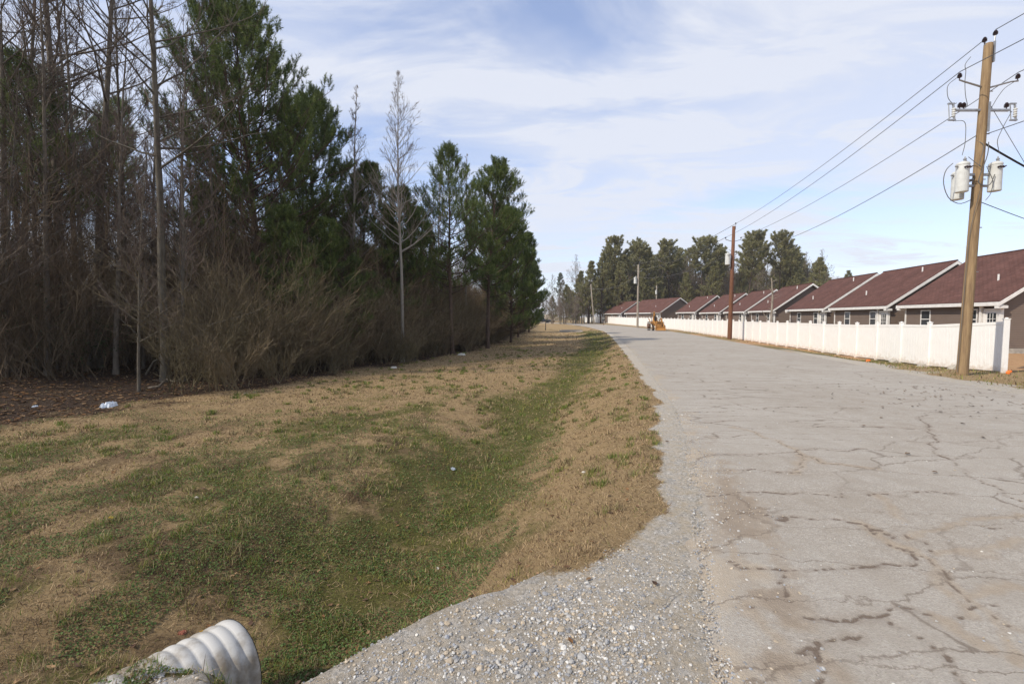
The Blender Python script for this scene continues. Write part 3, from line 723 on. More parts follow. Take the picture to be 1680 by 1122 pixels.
scatter(SH, pl, rs, 'brush_thicket', m_brush, 'olive brown thicket of leafless brush along the edge of the wood', 'brush')
scatter(TALL, pl3, rs, 'sapling_brush', m_brush_shaded, 'tall brown whips of leafless saplings filling the wood behind its edge', 'brush')
scatter(SH, pl2, rs, 'undergrowth', m_brush_shaded, 'tangled undergrowth, colour darkened for shade, deep under the trees', 'undergrowth')

# --- leafy evergreen clumps under the trees (privet, young cedar): foliage mass
def leaf_cloud(rs, c, R, n, s):
    P = norm(rs.normal(size=(n,3)))*(rs.rand(n,1)**.45)*R+c; u = norm(rs.normal(size=(n,3)))*s; v = norm(np.cross(u, rs.normal(size=(n,3))))*s*.6
    V = np.stack([P-u, P+v, P+u, P-v], 1).reshape(-1,3); return V
Vs = []; C = []; rs = RS(9)
ev = 0
while ev < 120:
    Yd = rs.uniform(9, 85); x = rs.uniform(-34, 4); d = -dw_(x,Yd); X_ = 840+750*x/Yd
    if X_ < 330 and d < 7: continue
    if d < (.6 if Yd > 20 else 2.5) or d > 16 or X_ < -100: continue
    if d < 2 and rs.rand() < .75: continue
    h = rs.uniform(.4, 1.0) if d < 3 else rs.uniform(1.0, 4.6)
    k = rs.randint(4,9)
    for q in range(k):
        c = np.array([x, Yd, gzz(x,Yd)+h*.5])+rs.normal(size=3)*np.array([.5,.5,.45])*h*.6; c[2] = max(c[2], .1)
        V = leaf_cloud(rs, c, np.array([.45,.45,.5])*h*rs.uniform(.6,1.1), 170, rs.uniform(.022,.04)); Vs.append(V); C.append(np.repeat(rs.rand(len(V)//4),4))
    ev += 1
V = np.concatenate(Vs); o = link('evergreen_undergrowth', npmesh('evergreen_undergrowth', V, [np.arange(len(V)).reshape(-1,4)], {'rnd': np.concatenate(C)}), m_leaf_dark)
tag(o, 'dark green leafy undergrowth scattered through the wood', 'undergrowth', kind='stuff')

# --- wood beyond what can be told apart: merged bare stems and needles, far back on the left and round the horizon
def mass(name, spots, kinds, m_b, m_c, label, rs):
    """merge trunk and crown meshes of many trees into one stuff object"""
    Vs=[];Fs3=[];Fs4=[];mi3=[];mi4=[];rn=[];n=0
    cache = {}
    for me in set(q for k in kinds for q in k):
        co = np.empty(len(me.vertices)*3, np.float32); me.vertices.foreach_get('co', co); lp = np.empty(len(me.loops), np.int32); me.loops.foreach_get('vertex_index', lp)
        nv = 3 if me.name.startswith('needles') else 4; cache[me.name] = (co.reshape(-1,3), lp.reshape(-1,nv), nv)
    for (x, y, z, s, k) in spots:
        a = rs.rand()*6.28; c, q = math.cos(a), math.sin(a); R_ = np.array([[c,q,0],[-q,c,0],[0,0,1]])
        for j, me in enumerate(kinds[k]):
            co, lp, nv = cache[me.name]; Vs.append(co@R_*s+[x,y,z]); rn.append(np.full(len(co), rs.rand()))
            if nv == 3: Fs3.append(lp+n); mi3.append(np.full(len(lp), j))
            else: Fs4.append(lp+n); mi4.append(np.full(len(lp), j))
            n += len(co)
    F = [np.concatenate(f) for f in (Fs3, Fs4) if f]; mi = np.concatenate([np.concatenate(f) for f in (mi3, mi4) if f])
    o = link(name, npmesh(name, np.concatenate(Vs), F, {'rnd': np.concatenate(rn)}, mat_idx=mi), [m_b, m_c]); tag(o, label, 'woodland', kind='stuff'); return o
LB = [bare_tree(61, 14, .14, .18, 22, .24, 1.0, sub=5, twigs=3, tw=.02), bare_tree(62, 12, .12, .12, 22, .26, 1.1, sub=5, twigs=3, tw=.02)]
LP = [pine(71, 15, .18, .15, 3.4, 40, 4, 3, 8, .42, .07, dead=2, sh=.5), pine(72, 19, .2, .5, 4.0, 34, 5, 3, 9, .45, .07, dead=4, sh=.5)]
rs = RS(6); sp = []
while len(sp) < 170:        # behind the near wood on the left
    Yd = rs.uniform(14, 110); x = rs.uniform(-90, -8); d = -dw_(x,Yd)
    if d < 17 or x/Yd < -1.6: continue
    X_ = 840+750*x/Yd; s = rs.uniform(.6,.85)
    if X_ > 450: s = min(s, np.interp(X_,[450,600,860],[.7,.55,.5])*Yd/45)
    sp.append((x, Yd, .2, s, rs.randint(2)))
mass('bare_wood', sp, LB, m_bark_grey, m_twig, 'leafless wood closing the view far behind the near trees', rs)
rs = RS(8); sp = []
for k in range(120):
    a = math.radians(rs.uniform(-75, 100)); D = rs.uniform(215, 300); sp.append((D*math.sin(a), D*math.cos(a), -.3, rs.uniform(.75,1.15), rs.randint(2)))
m_needle_dist = needle_mat('distant_needles', (.075,.095,.055)); m_twig_dist = mat('distant_twigs', (.17,.13,.11), .95)
mass('distant_pine_wood', sp, LP, m_bark_grey, m_needle_dist, 'distant pine woodland on the horizon', rs)
sp = []
for k in range(170):
    a = math.radians(rs.uniform(-75, 100)); D = rs.uniform(195, 290); sp.append((D*math.sin(a), D*math.cos(a), -.3, rs.uniform(.7,1.1), rs.randint(2)))
mass('distant_bare_wood', sp, LB, m_bark_grey, m_twig_dist, 'distant leafless woodland on the horizon', rs)

# --- tall pines behind the houses
crown = lambda g: .35+.75*math.sin(min(1,g*1.05)*math.pi)**.6*(1-.35*g)
FP_ = [pine(81, 24, .26, .50, 6.0, 60, 8, 5, 12, .45, .05, dead=14, prof=crown, sh=.5), pine(82, 24, .25, .62, 5.6, 50, 8, 5, 12, .45, .05, dead=16, prof=crown, sh=.5),
       pine(83, 20, .22, .15, 6.6, 84, 7, 4, 12, .42, .045, dead=4, sh=.5), pine(84, 22, .23, .30, 6.2, 74, 7, 4, 12, .42, .045, dead=6, prof=crown, sh=.5)]
FB = [bare_tree(91, 22, .22, .3, 46, .30, .9, sub=8, twigs=6, tw=.014), bare_tree(92, 18, .17, .25, 46, .34, 1.0, sub=8, twigs=6, tw=.014)]
far = [  # column, distance, kind, mesh, top row in the photo, label
 (1005,128,'p',0,398,'first tall round-topped pine from the left behind the houses'),
 (1032,134,'p',3,402,'tall pine just right of the first round-topped one'),
 (1050,126,'p',1,410,'tall pine rising straight behind the dark utility pole'),
 (985,124,'p',2,418,'dense dark green pine left of the tall round-topped pines'),
 (965,122,'p',2,430,'dense rounded pine sloping down towards the bend'),
 (1100,130,'p',1,403,'lone-crowned pine standing clear of its neighbours mid row'),
 (1075,138,'p',3,425,'lower pine in the dip left of the lone-crowned pine'),
 (1148,122,'p',1,396,'slender open-crowned pine left of the red-brown pole'),
 (1122,136,'p',3,415,'pine half hidden between the lone-crowned and slender pines'),
 (1182,126,'p',0,396,'pine just left of the red-brown pole'),
 (1226,118,'p',0,390,'dense-topped pine just right of the red-brown pole'),
 (1243,128,'p',1,396,'pine crowding the right side of the dense-topped pine'),
 (1277,118,'p',1,392,'sparse grey-green pine with a spreading flat top'),
 (1297,126,'p',3,410,'pine on the right shoulder of the spreading flat-topped pine'),
 (1340,112,'p',2,424,'broad dark green low pine at the right end of the row'),
 (1312,116,'p',2,440,'low dark green pine beside the right end of the row'),
 (1385,135,'p',2,446,'small pine tip just above the roofs at the right'),
 (944,128,'b',0,416,'leafless tree rising above the left end of the far pines'),
 (905,120,'b',1,448,'leafless tree over the bend, thin boughs against the sky'),
 (925,118,'b',1,455,'leafless tree at the bend with a pale trunk'),
 (1063,132,'b',0,412,'leafless tree behind the gap between the far pines'),
 (1130,126,'b',0,405,'leafless tree between the lone-crowned pine and the slender pine'),
 (1205,122,'b',1,405,'leafless tree directly behind the red-brown pole'),
 (1255,124,'b',0,402,'leafless tree between the dense-topped and flat-topped pines'),
 (1322,120,'b',0,412,'wide leafless tree left of the broad low pine'),
 (1345,124,'b',0,408,'wide leafless tree behind the broad low pine'),
 (928,119,'p',2,468,'dense green pine at the left foot of the far row, over the bend'),
 (948,126,'p',2,446,'dense green pine stepping up towards the tall far row'),
 (908,124,'p',2,486,'lowest green pine at the left end of the far row'),
 (1018,122,'p',2,432,'dense lower pine filling beneath the first round-topped pines'),
 (1165,120,'p',2,432,'dense lower pine left of the red-brown pole'),
 (895,70,'b',1,470,'small leafless tree at the right end of the near wood'),
]
for i, (X_, Yd, kk, k, ty, lab) in enumerate(far):
    me = (FP_ if kk == 'p' else FB)[k]; h0 = {('p',0):24,('p',1):24,('p',2):20,('p',3):22,('b',0):22,('b',1):18}[(kk,k)]
    H = (520-ty)/750*Yd+1.8; x = px(X_,Yd)
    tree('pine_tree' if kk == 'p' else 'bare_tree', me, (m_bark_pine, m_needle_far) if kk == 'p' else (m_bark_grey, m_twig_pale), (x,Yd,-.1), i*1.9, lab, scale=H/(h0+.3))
rs = RS(19)
for k in range(165):      # understorey between them
    X_ = rs.uniform(915, 1400); Yd = rs.uniform(122, 160); top = np.interp(X_, [890,960,1000,1250,1320,1400],[503,452,408,404,414,472])+rs.uniform(0,58)
    H = (520-top)/750*Yd+1.8; p_ = rs.rand() < .42; me = FP_[2] if p_ else FB[rs.randint(2)]; x = px(X_,Yd)
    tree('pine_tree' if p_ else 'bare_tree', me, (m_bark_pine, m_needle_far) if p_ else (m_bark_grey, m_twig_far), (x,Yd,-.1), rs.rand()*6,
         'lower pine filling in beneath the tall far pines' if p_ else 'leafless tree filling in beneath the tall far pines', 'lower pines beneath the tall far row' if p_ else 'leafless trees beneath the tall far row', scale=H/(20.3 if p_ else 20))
for k in range(26):
    X_ = rs.uniform(885, 1010); Yd = rs.uniform(112, 122) if X_ < 950 else rs.uniform(124,135); H = rs.uniform(4,9); x = px(X_,Yd)
    tree('bare_tree', FB[1], (m_bark_grey, m_twig), (x,Yd,-.1), rs.rand()*6, 'scrubby leafless sapling by the far bend of the road', 'saplings by the far bend', scale=H/18)
# ------------------------------------------------------------------ materials for built things
m_white = mat('white_vinyl', (.86,.85,.82), .45, (.80,.785,.75), 2.5, bump=.002, bscale=8, lo=.3, hi=.75)
def dirty_white():
    t = m_white.node_tree; b = t.nodes['Principled BSDF']; src = b.inputs['Base Color'].links[0].from_socket
    tcn = t.nodes.new('ShaderNodeTexCoord'); sp = t.nodes.new('ShaderNodeSeparateXYZ'); t.links.new(tcn.outputs['Object'], sp.inputs[0])
    no = t.nodes.new('ShaderNodeTexNoise'); no.inputs['Scale'].default_value = 6; no.inputs['Detail'].default_value = 7; t.links.new(tcn.outputs['Object'], no.inputs['Vector'])
    m1 = t.nodes.new('ShaderNodeMath'); m1.operation = 'MULTIPLY_ADD'; m1.inputs[1].default_value = -.9; t.links.new(no.outputs['Fac'], m1.inputs[0]); t.links.new(sp.outputs['Z'], m1.inputs[2])
    r = t.nodes.new('ShaderNodeMapRange'); r.inputs['From Min'].default_value = -.42; r.inputs['From Max'].default_value = -.12; r.inputs['To Min'].default_value = .5; r.inputs['To Max'].default_value = 0; t.links.new(m1.outputs[0], r.inputs['Value'])
    mx = t.nodes.new('ShaderNodeMix'); mx.data_type = 'RGBA'; mx.inputs[7].default_value = (.46,.33,.21,1); t.links.new(src, mx.inputs[6]); t.links.new(r.outputs[0], mx.inputs[0]); t.links.new(mx.outputs[2], b.inputs['Base Color'])
dirty_white()
m_trim = mat('white_trim', (.74,.73,.70), .5, (.62,.60,.57), 3)
m_glass = mat('window_glass', (.03,.035,.04), .08, spec=.8)
m_conc = mat('concrete', (.42,.39,.34), .9, (.30,.27,.23), 8, bump=.01)
m_pole_new = mat('yellow_pine_pole', (.31,.215,.115), .85, (.19,.125,.07), 3, stretch=(7,7,.5), bump=.01, bscale=6)
m_pole_red = mat('red_brown_pole', (.19,.085,.045), .85, (.11,.05,.03), 3, stretch=(7,7,.5), bump=.01)
m_pole_grey = mat('weathered_pole', (.33,.29,.24), .9, (.22,.18,.14), 3, stretch=(7,7,.5), bump=.01)
m_steel = mat('galvanised_steel', (.42,.42,.42), .45, (.3,.3,.3), 9, metal=.7)
m_black = mat('black_rubber', (.025,.025,.025), .7)
m_wire = mat('wire', (.10,.10,.10), .6)
m_can = mat('grey_transformer_paint', (.62,.63,.61), .45, (.5,.5,.47), 5)
m_porc = mat('dark_porcelain', (.045,.03,.035), .3)
m_orange = mat('orange_plastic', (.85,.18,.03), .6)
m_yellowor = mat('faded_orange_paint', (.50,.25,.06), .7, (.26,.12,.04), 6)
m_rim = mat('rusty_steel', (.22,.13,.08), .8, (.12,.07,.045), 9)

# siding: horizontal laps as real ridges through bump on local z
def siding_mat():
    m = bpy.data.materials.new('taupe_siding'); m.use_nodes = True; t = m.node_tree; b = t.nodes['Principled BSDF']
    b.inputs['Roughness'].default_value = .65; b.inputs['Specular IOR Level'].default_value = .2
    tcn = t.nodes.new('ShaderNodeTexCoord'); no = t.nodes.new('ShaderNodeTexNoise'); no.inputs['Scale'].default_value = 1.3; no.inputs['Detail'].default_value = 6
    t.links.new(tcn.outputs['Object'], no.inputs['Vector'])
    mx = t.nodes.new('ShaderNodeMix'); mx.data_type = 'RGBA'; mx.inputs[6].default_value = (.150,.112,.090,1); mx.inputs[7].default_value = (.185,.142,.115,1)
    t.links.new(no.outputs['Fac'], mx.inputs[0]); t.links.new(mx.outputs[2], b.inputs['Base Color'])
    return m
m_siding = siding_mat()
def shingle_mat():
    m = bpy.data.materials.new('brown_red_shingles'); m.use_nodes = True; t = m.node_tree; b = t.nodes['Principled BSDF']
    b.inputs['Roughness'].default_value = .95; b.inputs['Specular IOR Level'].default_value = .15
    uvn = t.nodes.new('ShaderNodeTexCoord')
    br = t.nodes.new('ShaderNodeTexBrick'); br.inputs['Scale'].default_value = 1; br.inputs['Mortar Size'].default_value = .008
    br.inputs['Brick Width'].default_value = .30; br.inputs['Row Height'].default_value = .125; br.inputs['Bias'].default_value = -.1
    br.inputs['Color1'].default_value = (.108,.053,.043,1); br.inputs['Color2'].default_value = (.140,.070,.057,1); br.inputs['Mortar'].default_value = (.07,.034,.028,1)
    t.links.new(uvn.outputs['UV'], br.inputs['Vector'])
    no = t.nodes.new('ShaderNodeTexNoise'); no.inputs['Scale'].default_value = .9; no.inputs['Detail'].default_value = 7; t.links.new(uvn.outputs['UV'], no.inputs['Vector'])
    hs = t.nodes.new('ShaderNodeHueSaturation'); r = t.nodes.new('ShaderNodeMapRange'); r.inputs['From Min'].default_value=.3; r.inputs['From Max'].default_value=.7
    r.inputs['To Min'].default_value=.8; r.inputs['To Max'].default_value=1.2; t.links.new(no.outputs['Fac'], r.inputs['Value']); t.links.new(r.outputs[0], hs.inputs['Value'])
    t.links.new(br.outputs['Color'], hs.inputs['Color']); t.links.new(hs.outputs[0], b.inputs['Base Color'])
    bu = t.nodes.new('ShaderNodeBump'); bu.inputs['Distance'].default_value = .01; t.links.new(br.outputs['Fac'], bu.inputs['Height']); bu.invert = True
    t.links.new(bu.outputs[0], b.inputs['Normal'])
    return m
m_shingle = shingle_mat()

# ------------------------------------------------------------------ fence
FL = np.array([(16.97,15.7),(18.9,26.1),(20.8,36.5),(22.7,48),(24.4,60),(25.6,72),(26.0,84),(25.9,98),(25.4,115),(24.6,134),(23.6,152)], float)
FP, fs = resample(smooth_poly(FL, it=2), 1.83)
fence = empty('vinyl_fence', (FP[0][0], FP[0][1], 0), 0, 'long white vinyl privacy fence running along the far side of the road', 'fence')
f0 = Vector((FP[0][0], FP[0][1], 0))
fz = height(FP[:,0], FP[:,1])
rf = random.Random(4)
for i, p in enumerate(FP):
    z = float(fz[i]); a = math.atan2(FP[min(i+1,len(FP)-1)][1]-FP[max(i-1,0)][1], FP[min(i+1,len(FP)-1)][0]-FP[max(i-1,0)][0])
    b = MB(); h = 1.86 + rf.uniform(-.02,.03)
    b.box((0,0,h/2-.12), (.127,.127,h+.24), a); 
    b.box((0,0,h+.012), (.15,.15,.03), a)
    w = .075; b.tube([(0,0,h+.027),(0,0,h+.06)], [.09,.005], 4)
    o = b.build('fence_post', m_white, fence); o.location = (p[0]-f0.x, p[1]-f0.y, z)
    if i < len(FP)-1:
        q = FP[i+1]; z2 = float(fz[i+1]); L = math.hypot(q[0]-p[0], q[1]-p[1]); a = math.atan2(q[1]-p[1], q[0]-p[0])
        b = MB(); L2 = L-.127; lift = .05
        b.box((0,0,lift+.07), (L2,.045,.14)); b.box((0,0,1.72), (L2,.05,.10))
        n = 10; bw = L2/n
        for k in range(n):
            b.box((-L2/2+bw*(k+.5), 0, (lift+.14+1.67)/2), (bw-.012,.026,1.67-lift-.14))
            if k: b.box((-L2/2+bw*k, 0, (lift+.14+1.67)/2), (.013,.014,1.67-lift-.14))
        zm = min(z, z2)*.5+max(z,z2)*.5
        o = b.build('fence_panel', m_white, fence); o.location = ((p[0]+q[0])/2-f0.x, (p[1]+q[1])/2-f0.y, zm); o.rotation_euler = (0, -math.atan2(z2-z, L), a)
# concrete footing lumps at a few posts
for n_, (i, lab) in enumerate(((2, 'pale concrete lump at the foot of the fence post behind the big utility pole'), (3, 'pale concrete lump under the fence post left of the big utility pole'), (4, 'smaller grey concrete lump further along the foot of the fence'))):
    rs = RS(i+3); b = MB(); k = 12
    for e in range(3):
        b.tube([(rs.uniform(-.1,.1), rs.uniform(-.1,.1), -.05), (rs.uniform(-.1,.1), rs.uniform(-.1,.1), rs.uniform(.05,.12))], [.16,.09], 7)
    o = b.build('concrete_lump', m_conc); o.location = (FP[i-1][0]-.16, FP[i-1][1]+.1, float(fz[i-1])+.02); tag(o, lab, 'concrete lump')

# ------------------------------------------------------------------ houses
def roof_panel(corners, th, name, parent):
    """corners eave0, eave1, ridge1, ridge0 -> slab with UV in metres"""
    c = [Vector(q) for q in corners]; n = (c[1]-c[0]).cross(c[3]-c[0]).normalized()
    if n.z < 0: n = -n
    V = [q for q in c] + [q-n*th for q in c]
    me = bpy.data.meshes.new(name)
    me.from_pydata([tuple(v) for v in V], [], [(0,1,2,3),(7,6,5,4),(0,4,5,1),(1,5,6,2),(2,6,7,3),(3,7,4,0)])
    uv = me.uv_layers.new(name='UVMap'); e = (c[1]-c[0]).normalized(); s = (c[3]-c[0]); s = (s-e*s.dot(e)).normalized()
    for p in me.polygons:
        for li in p.loop_indices:
            v = Vector(me.vertices[me.loops[li].vertex_index].co)-c[0]; uv.data[li].uv = (v.dot(e), v.dot(s))
    me.update()
    return link(name, me, m_shingle, parent)
def lap_wall(b, x0, x1, z0, z1, y, holes=(), top=None, step=.115):
    """lapped siding facing -y (local), as sloping strips; top(z)->(x0,x1) for gables"""
    z = z0
    while z < z1-1e-3:
        zt = min(z+step, z1)
        spans = [(x0, x1)] if top is None else [top((z+zt)/2)]
        for (hx0, hx1, hz0, hz1) in holes:
            if zt > hz0+.001 and z < hz1-.001:
                ns = []
                for a, c in spans:
                    if hx0 > a: ns.append((a, min(hx0,c)))
                    if hx1 < c: ns.append((max(hx1,a), c))
                spans = [q for q in ns if q[1]-q[0] > .02]
        for a, c in spans:
            if c-a < .02: continue
            b.hexa([(a,y,z),(a,y+.03,z),(a,y+.014,zt),(a,y+.03,zt),(c,y,z),(c,y+.03,z),(c,y+.014,zt),(c,y+.03,zt)] and
                   [(a,y-.002,z),(c,y-.002,z),(a,y+.03,z),(c,y+.03,z),(a,y+.014,zt),(c,y+.014,zt),(a,y+.03,zt),(c,y+.03,zt)])
        z = zt
def window(parent, x, z, w, h, y, grid=(2,4)):
    fr = MB(); t = .07
    for dx_, dz_, sx, sz in ((-w/2+t/2,0,t,h),(w/2-t/2,0,t,h),(0,h/2-t/2,w-2*t,t),(0,-h/2+t/2,w-2*t,t),(0,0,w-2*t,.05)):
        fr.box((dx_,0,dz_), (sx,.09,sz))
    for i in range(1, grid[0]): fr.box((-w/2+w*i/grid[0],.0,0), (.02,.05,h-.02))
    for i in range(1, grid[1]):
        if i*2 != grid[1]: fr.box((0,.0,-h/2+h*i/grid[1]), (w-2*t,.046,.02))
    f = fr.build('window', m_trim, parent); f.location = (x, y-.02, z)
    MB().box((0,.02,0), (w-2*t+.01,.012,h-2*t+.01)).build('pane', m_glass, f)
    return f
def house(A, B, name, label, depth=8.3, rise=3.05, z=-.1, style=1, porch=True, full=True):
    """A = near eave corner on the road side, B = far eave corner (x,y). local x runs A->B, local +y away from the road"""
    A = np.array(A, float); B = np.array(B, float); L = np.linalg.norm(B-A); ang = math.atan2(B[1]-A[1], B[0]-A[0])
    # local frame: x = A->B, y = to the right of travel -> away from road means -perp; use mirrored by building at negative y then walls facing road = +y
    root = empty('house', (A[0], A[1], z), ang, label, 'house')
    ov = .38; rk = .32; eh = 2.45; W = depth; x0 = rk; x1 = L-rk; 
    # road side is +y local, house extends to -y
    yr_ = -ov; yb = -W+ov; pitch = rise/(W/2)
    def T(V): return V
    # wall on the road side with openings: build facing -y then flip
    wins = [(x0+.70, 1.46), (x0+5.3 if L < 12 else L*.6, 1.46)]
    wb = MB(); holes = []
    dxx = x0+.62; holes.append((dxx-.50, dxx+.50, 0, 2.12))
    holes.append((x0+1.95-.42, x0+1.95+.42, .95, 2.13)); xw = x0+5.55 if L < 12 else L*.62; holes.append((xw-.45, xw+.45, .95, 2.13))
    bb = MB(); lap_wall(bb, x0, x1, .12, eh-.02, 0, holes)
    V = np.concatenate(bb.v); V = V*np.array([1,-1,1]) + np.array([0,yr_,0]); F = np.concatenate(bb.f4)[:, ::-1]
    wb.add(V, F)
    # near gable (x = x0) faces -x ; lap strips in y
    def gtop(zz):
        if zz < eh: return (yb, yr_)
        k = (zz-eh)/pitch; return (yb+k-ov*0-.0, yr_-k)
    def strip(xf, s, zhi):
        zc = .12
        while zc < zhi:
            zt = min(zc+.115, zhi); a, c = gtop((zc+zt)/2)
            if c-a > .05:
                wb.hexa([(xf-s*.002,a,zc),(xf+s*.03,a,zc),(xf-s*.002,c,zc),(xf+s*.03,c,zc),(xf+s*.014,a,zt),(xf+s*.03,a,zt),(xf+s*.014,c,zt),(xf+s*.03,c,zt)])
            zc = zt
    topz = eh + (W/2-ov)*pitch - .08
    strip(x0, 1, topz); strip(x1, -1, topz)
    # core behind the siding and the back wall
    wb.hexa([(x0+.04,yb,.1),(x0+.04,yr_-.2,.1),(x1-.04,yb,.1),(x1-.04,yr_-.2,.1),(x0+.04,yb,eh),(x0+.04,yr_-.2,eh),(x1-.04,yb,eh),(x1-.04,yr_-.2,eh)])
    wb.build('wall', m_siding, root)
    fb = MB(); fb.box(((x0+x1)/2, (yr_+yb)/2, -.3), (x1-x0-.06, yr_-yb-.06, 1.1)); fb.build('foundation', m_conc, root)
    zr = eh + (W/2)*pitch
    o = roof_panel([(0,0,eh+.02),(L,0,eh+.02),(L,-W/2,zr+.02),(0,-W/2,zr+.02)], .05, 'roof', root)
    o2 = roof_panel([(L,-W,eh+.02),(0,-W,eh+.02),(0,-W/2,zr+.019),(L,-W/2,zr+.019)], .05, 'roof', root)
    cap = MB(); cap.tube([(-.01,-W/2,zr+.025),(L+.01,-W/2,zr+.025)], .055, 6); cap.build('ridge_cap', m_shingle, o)
    # fascia, rakes, soffit
    tb = MB()
    tb.box((L/2, -.012, eh-.105), (L+.02, .03, .19)); tb.box((L/2, -W+.012, eh-.105), (L+.02, .03, .19))
    for xe in (-.012, L+.012):
        for (ya, yb2) in ((0.02,-W/2),(-W-.02,-W/2)):
            s = 1 if ya > yb2 else -1
            za, zb = eh-.03, zr-.03
            tb.hexa([(xe-.016,ya,za-.20),(xe+.016,ya,za-.20),(xe-.016,yb2,zb-.20),(xe+.016,yb2,zb-.20),(xe-.016,ya,za),(xe+.016,ya,za),(xe-.016,yb2,zb),(xe+.016,yb2,zb)])
    tb.box((L/2, -ov/2-.014, eh-.195), (L-.06, ov-.03, .02))
    for xe, s in ((.02,1),(L-.02,-1)):      # boxed eave returns
        tb.box((xe+s*.14, -ov*.5-.016, eh-.27), (.27, ov+.02, .12))
        for sg in (0,1):                # sloping rake soffits
            ya = -.03 if sg == 0 else -W+.03
            za, zb = eh-.20, zr-.20
            tb.hexa([(xe+s*.0,ya,za),(xe+s*(rk-.03),ya,za),(xe,-W/2,zb),(xe+s*(rk-.03),-W/2,zb),(xe,ya,za+.02),(xe+s*(rk-.03),ya,za+.02),(xe,-W/2,zb+.02),(xe+s*(rk-.03),-W/2,zb+.02)])
    tb.build('fascia', m_trim, root)
    for xe in (x0+.045, x1-.045): MB().box((xe, yr_+.022, (eh-.02)/2), (.10,.045,eh-.3)).build('corner_trim', m_trim, root)
    for xe in (dxx-.62, dxx+.62): MB().box((xe, yr_+.04, (eh-.02)/2), (.13,.13,eh-.28)).build('porch_post', m_trim, root)
    # opening reveals: dark room boxes are the core; windows
    window(root, x0+1.95, 1.54, .82, 1.16, yr_-.01); window(root, xw, 1.54, .88, 1.16, yr_-.01)
    d = MB(); d.box((0,0,0), (.96,.05,2.06)); 
    for s in (-1,1): d.box((s*.46,.02,0),(.08,.08,2.1))
    d.box((0,.02,1.02),(1.0,.08,.08))
    dd = d.build('door', m_trim, root); dd.location = (dxx, yr_-.03, 1.06)
    g = MB(); g.box((0,.03,.32), (.52,.02,1.0)); gp = g.build('pane', m_glass, dd)
    k = MB()
    for q in (-.09,.09): k.box((q,.046,.32),(.022,.014,1.0))
    for q in (-.3,-.05,.2): k.box((0,.05,.32+q),(.52,.008,.022))
    k.build('glazing_bars', m_trim, dd)
    hn = MB(); hn.tube([(.38,.03,-.05),(.38,.09,-.05)],[.02,.03],8); hn.build('handle', m_steel, dd)
    # vent pipes on the road-side slope
    rr = random.Random(int(A[1]*10))
    for (fx, fy) in ((.27,.83),(.62,.32)) if style == 1 else ((.30,.40),):
        X = L*fx; k = W/2*fy; zz = eh+k*pitch
        v = MB(); v.tube([(X,-k,zz-.1),(X,-k,zz+.34)], .045, 10)
        v.build('vent_pipe', m_trim, root)
    return root
def el(r): # eave line: X for Y along the row
    return 14.02+6.1+.19*r
HS = [((24.5,23.05),(26.0,31.0),'nearest brown-roofed house, its roof rising behind the big utility pole',2),
      ((26.2,32.1),(27.75,40.2),'second nearest brown-roofed house, the one whose whole gable peak shows',1),
      ((27.85,41.0),(29.35,49.2),'third nearest brown-roofed house from the big utility pole',1),
      ((29.9,52.6),(31.3,60.8),'fourth brown-roofed house, with a wide bare strip of gable wall showing',1),
      ((32.0,63.2),(32.9,71.4),'fifth brown-roofed house, behind the thin crooked snag at the fence',1),
      ((33.0,73.0),(33.2,81.2),'sixth brown-roofed house, directly behind the red-brown utility pole',1),
      ((33.1,83.0),(32.6,91.2),'seventh brown-roofed house, just left of the red-brown utility pole',1),
      ((29.8,92.5),(26.6,108.5),'long brown-roofed house behind the orange loader with a broad taupe gable end',3),
      ((26.6,112.0),(24.3,122.5),'farthest brown-roofed house at the far end of the white fence',3)]
for A_, B_, lab, st_ in HS: house(A_, B_, 'house', lab, style=st_, depth=8.3 if st_ < 3 else 9.2, z=.12 if A_[1] < 80 else .25)

# ------------------------------------------------------------------ utility poles
LDIR = np.array([.19,.982])      # along the line
def wire(pts, r, name, label, mt=None, cat='power line', parent=None, n=5):
    b = MB(); b.tube(pts, r, n, cap=False); o = b.build(name, mt or m_wire, parent)
    if label: tag(o, label, cat)
    return o
def sag(a, b, s, n=24):
    a = np.array(a, float); b = np.array(b, float); t = np.linspace(0,1,n)[:,None]
    P = a+(b-a)*t; P[:,2] -= (4*s*t*(1-t))[:,0]; return P
def insulator(parent, c, s=.78, name='insulator'):
    b = MB(); b.lathe(c, [(.018*s,-.10*s),(.018*s,0),(.06*s,.0),(.085*s,.03*s),(.05*s,.04*s),(.085*s,.075*s),(.05*s,.085*s),(.075*s,.12*s),(.04*s,.13*s),(.05*s,.16*s),(.03*s,.18*s)], 12)
    return b.build(name, m_porc, parent)
def transformer(parent, c, h=.95, r=.225, out=(1,0)):
    t_ = MB(); t_.lathe(c, [(r*.96,0),(r,.02),(r,h-.06),(r*1.05,h-.055),(r*1.05,h-.02),(r*.9,h+.02),(r*.35,h+.06)], 24)
    o = t_.build('transformer', m_can, parent)
    k = MB(); k.lathe((c[0]+.06,c[1],c[2]+h+.02), [(.05,0),(.035,.02),(.055,.05),(.03,.08),(.05,.11),(.025,.15),(.012,.20)], 10); k.build('bushing', m_steel, o)
    for q in (-.5*r,0,.5*r): MB().lathe((c[0]+q, c[1]-r*.97, c[2]+h-.16), [(.03,0),(.022,.05),(.012,.09)], 8, axis=(0,-1,.2)).build('terminal', m_porc, o)
    for s in (-1,1): MB().lathe((c[0]+s*r, c[1]-.02, c[2]+h-.10), [(.02,0),(.03,.03),(.02,.09)], 8, axis=(s,0,0)).build('lug', m_steel, o)
    return o
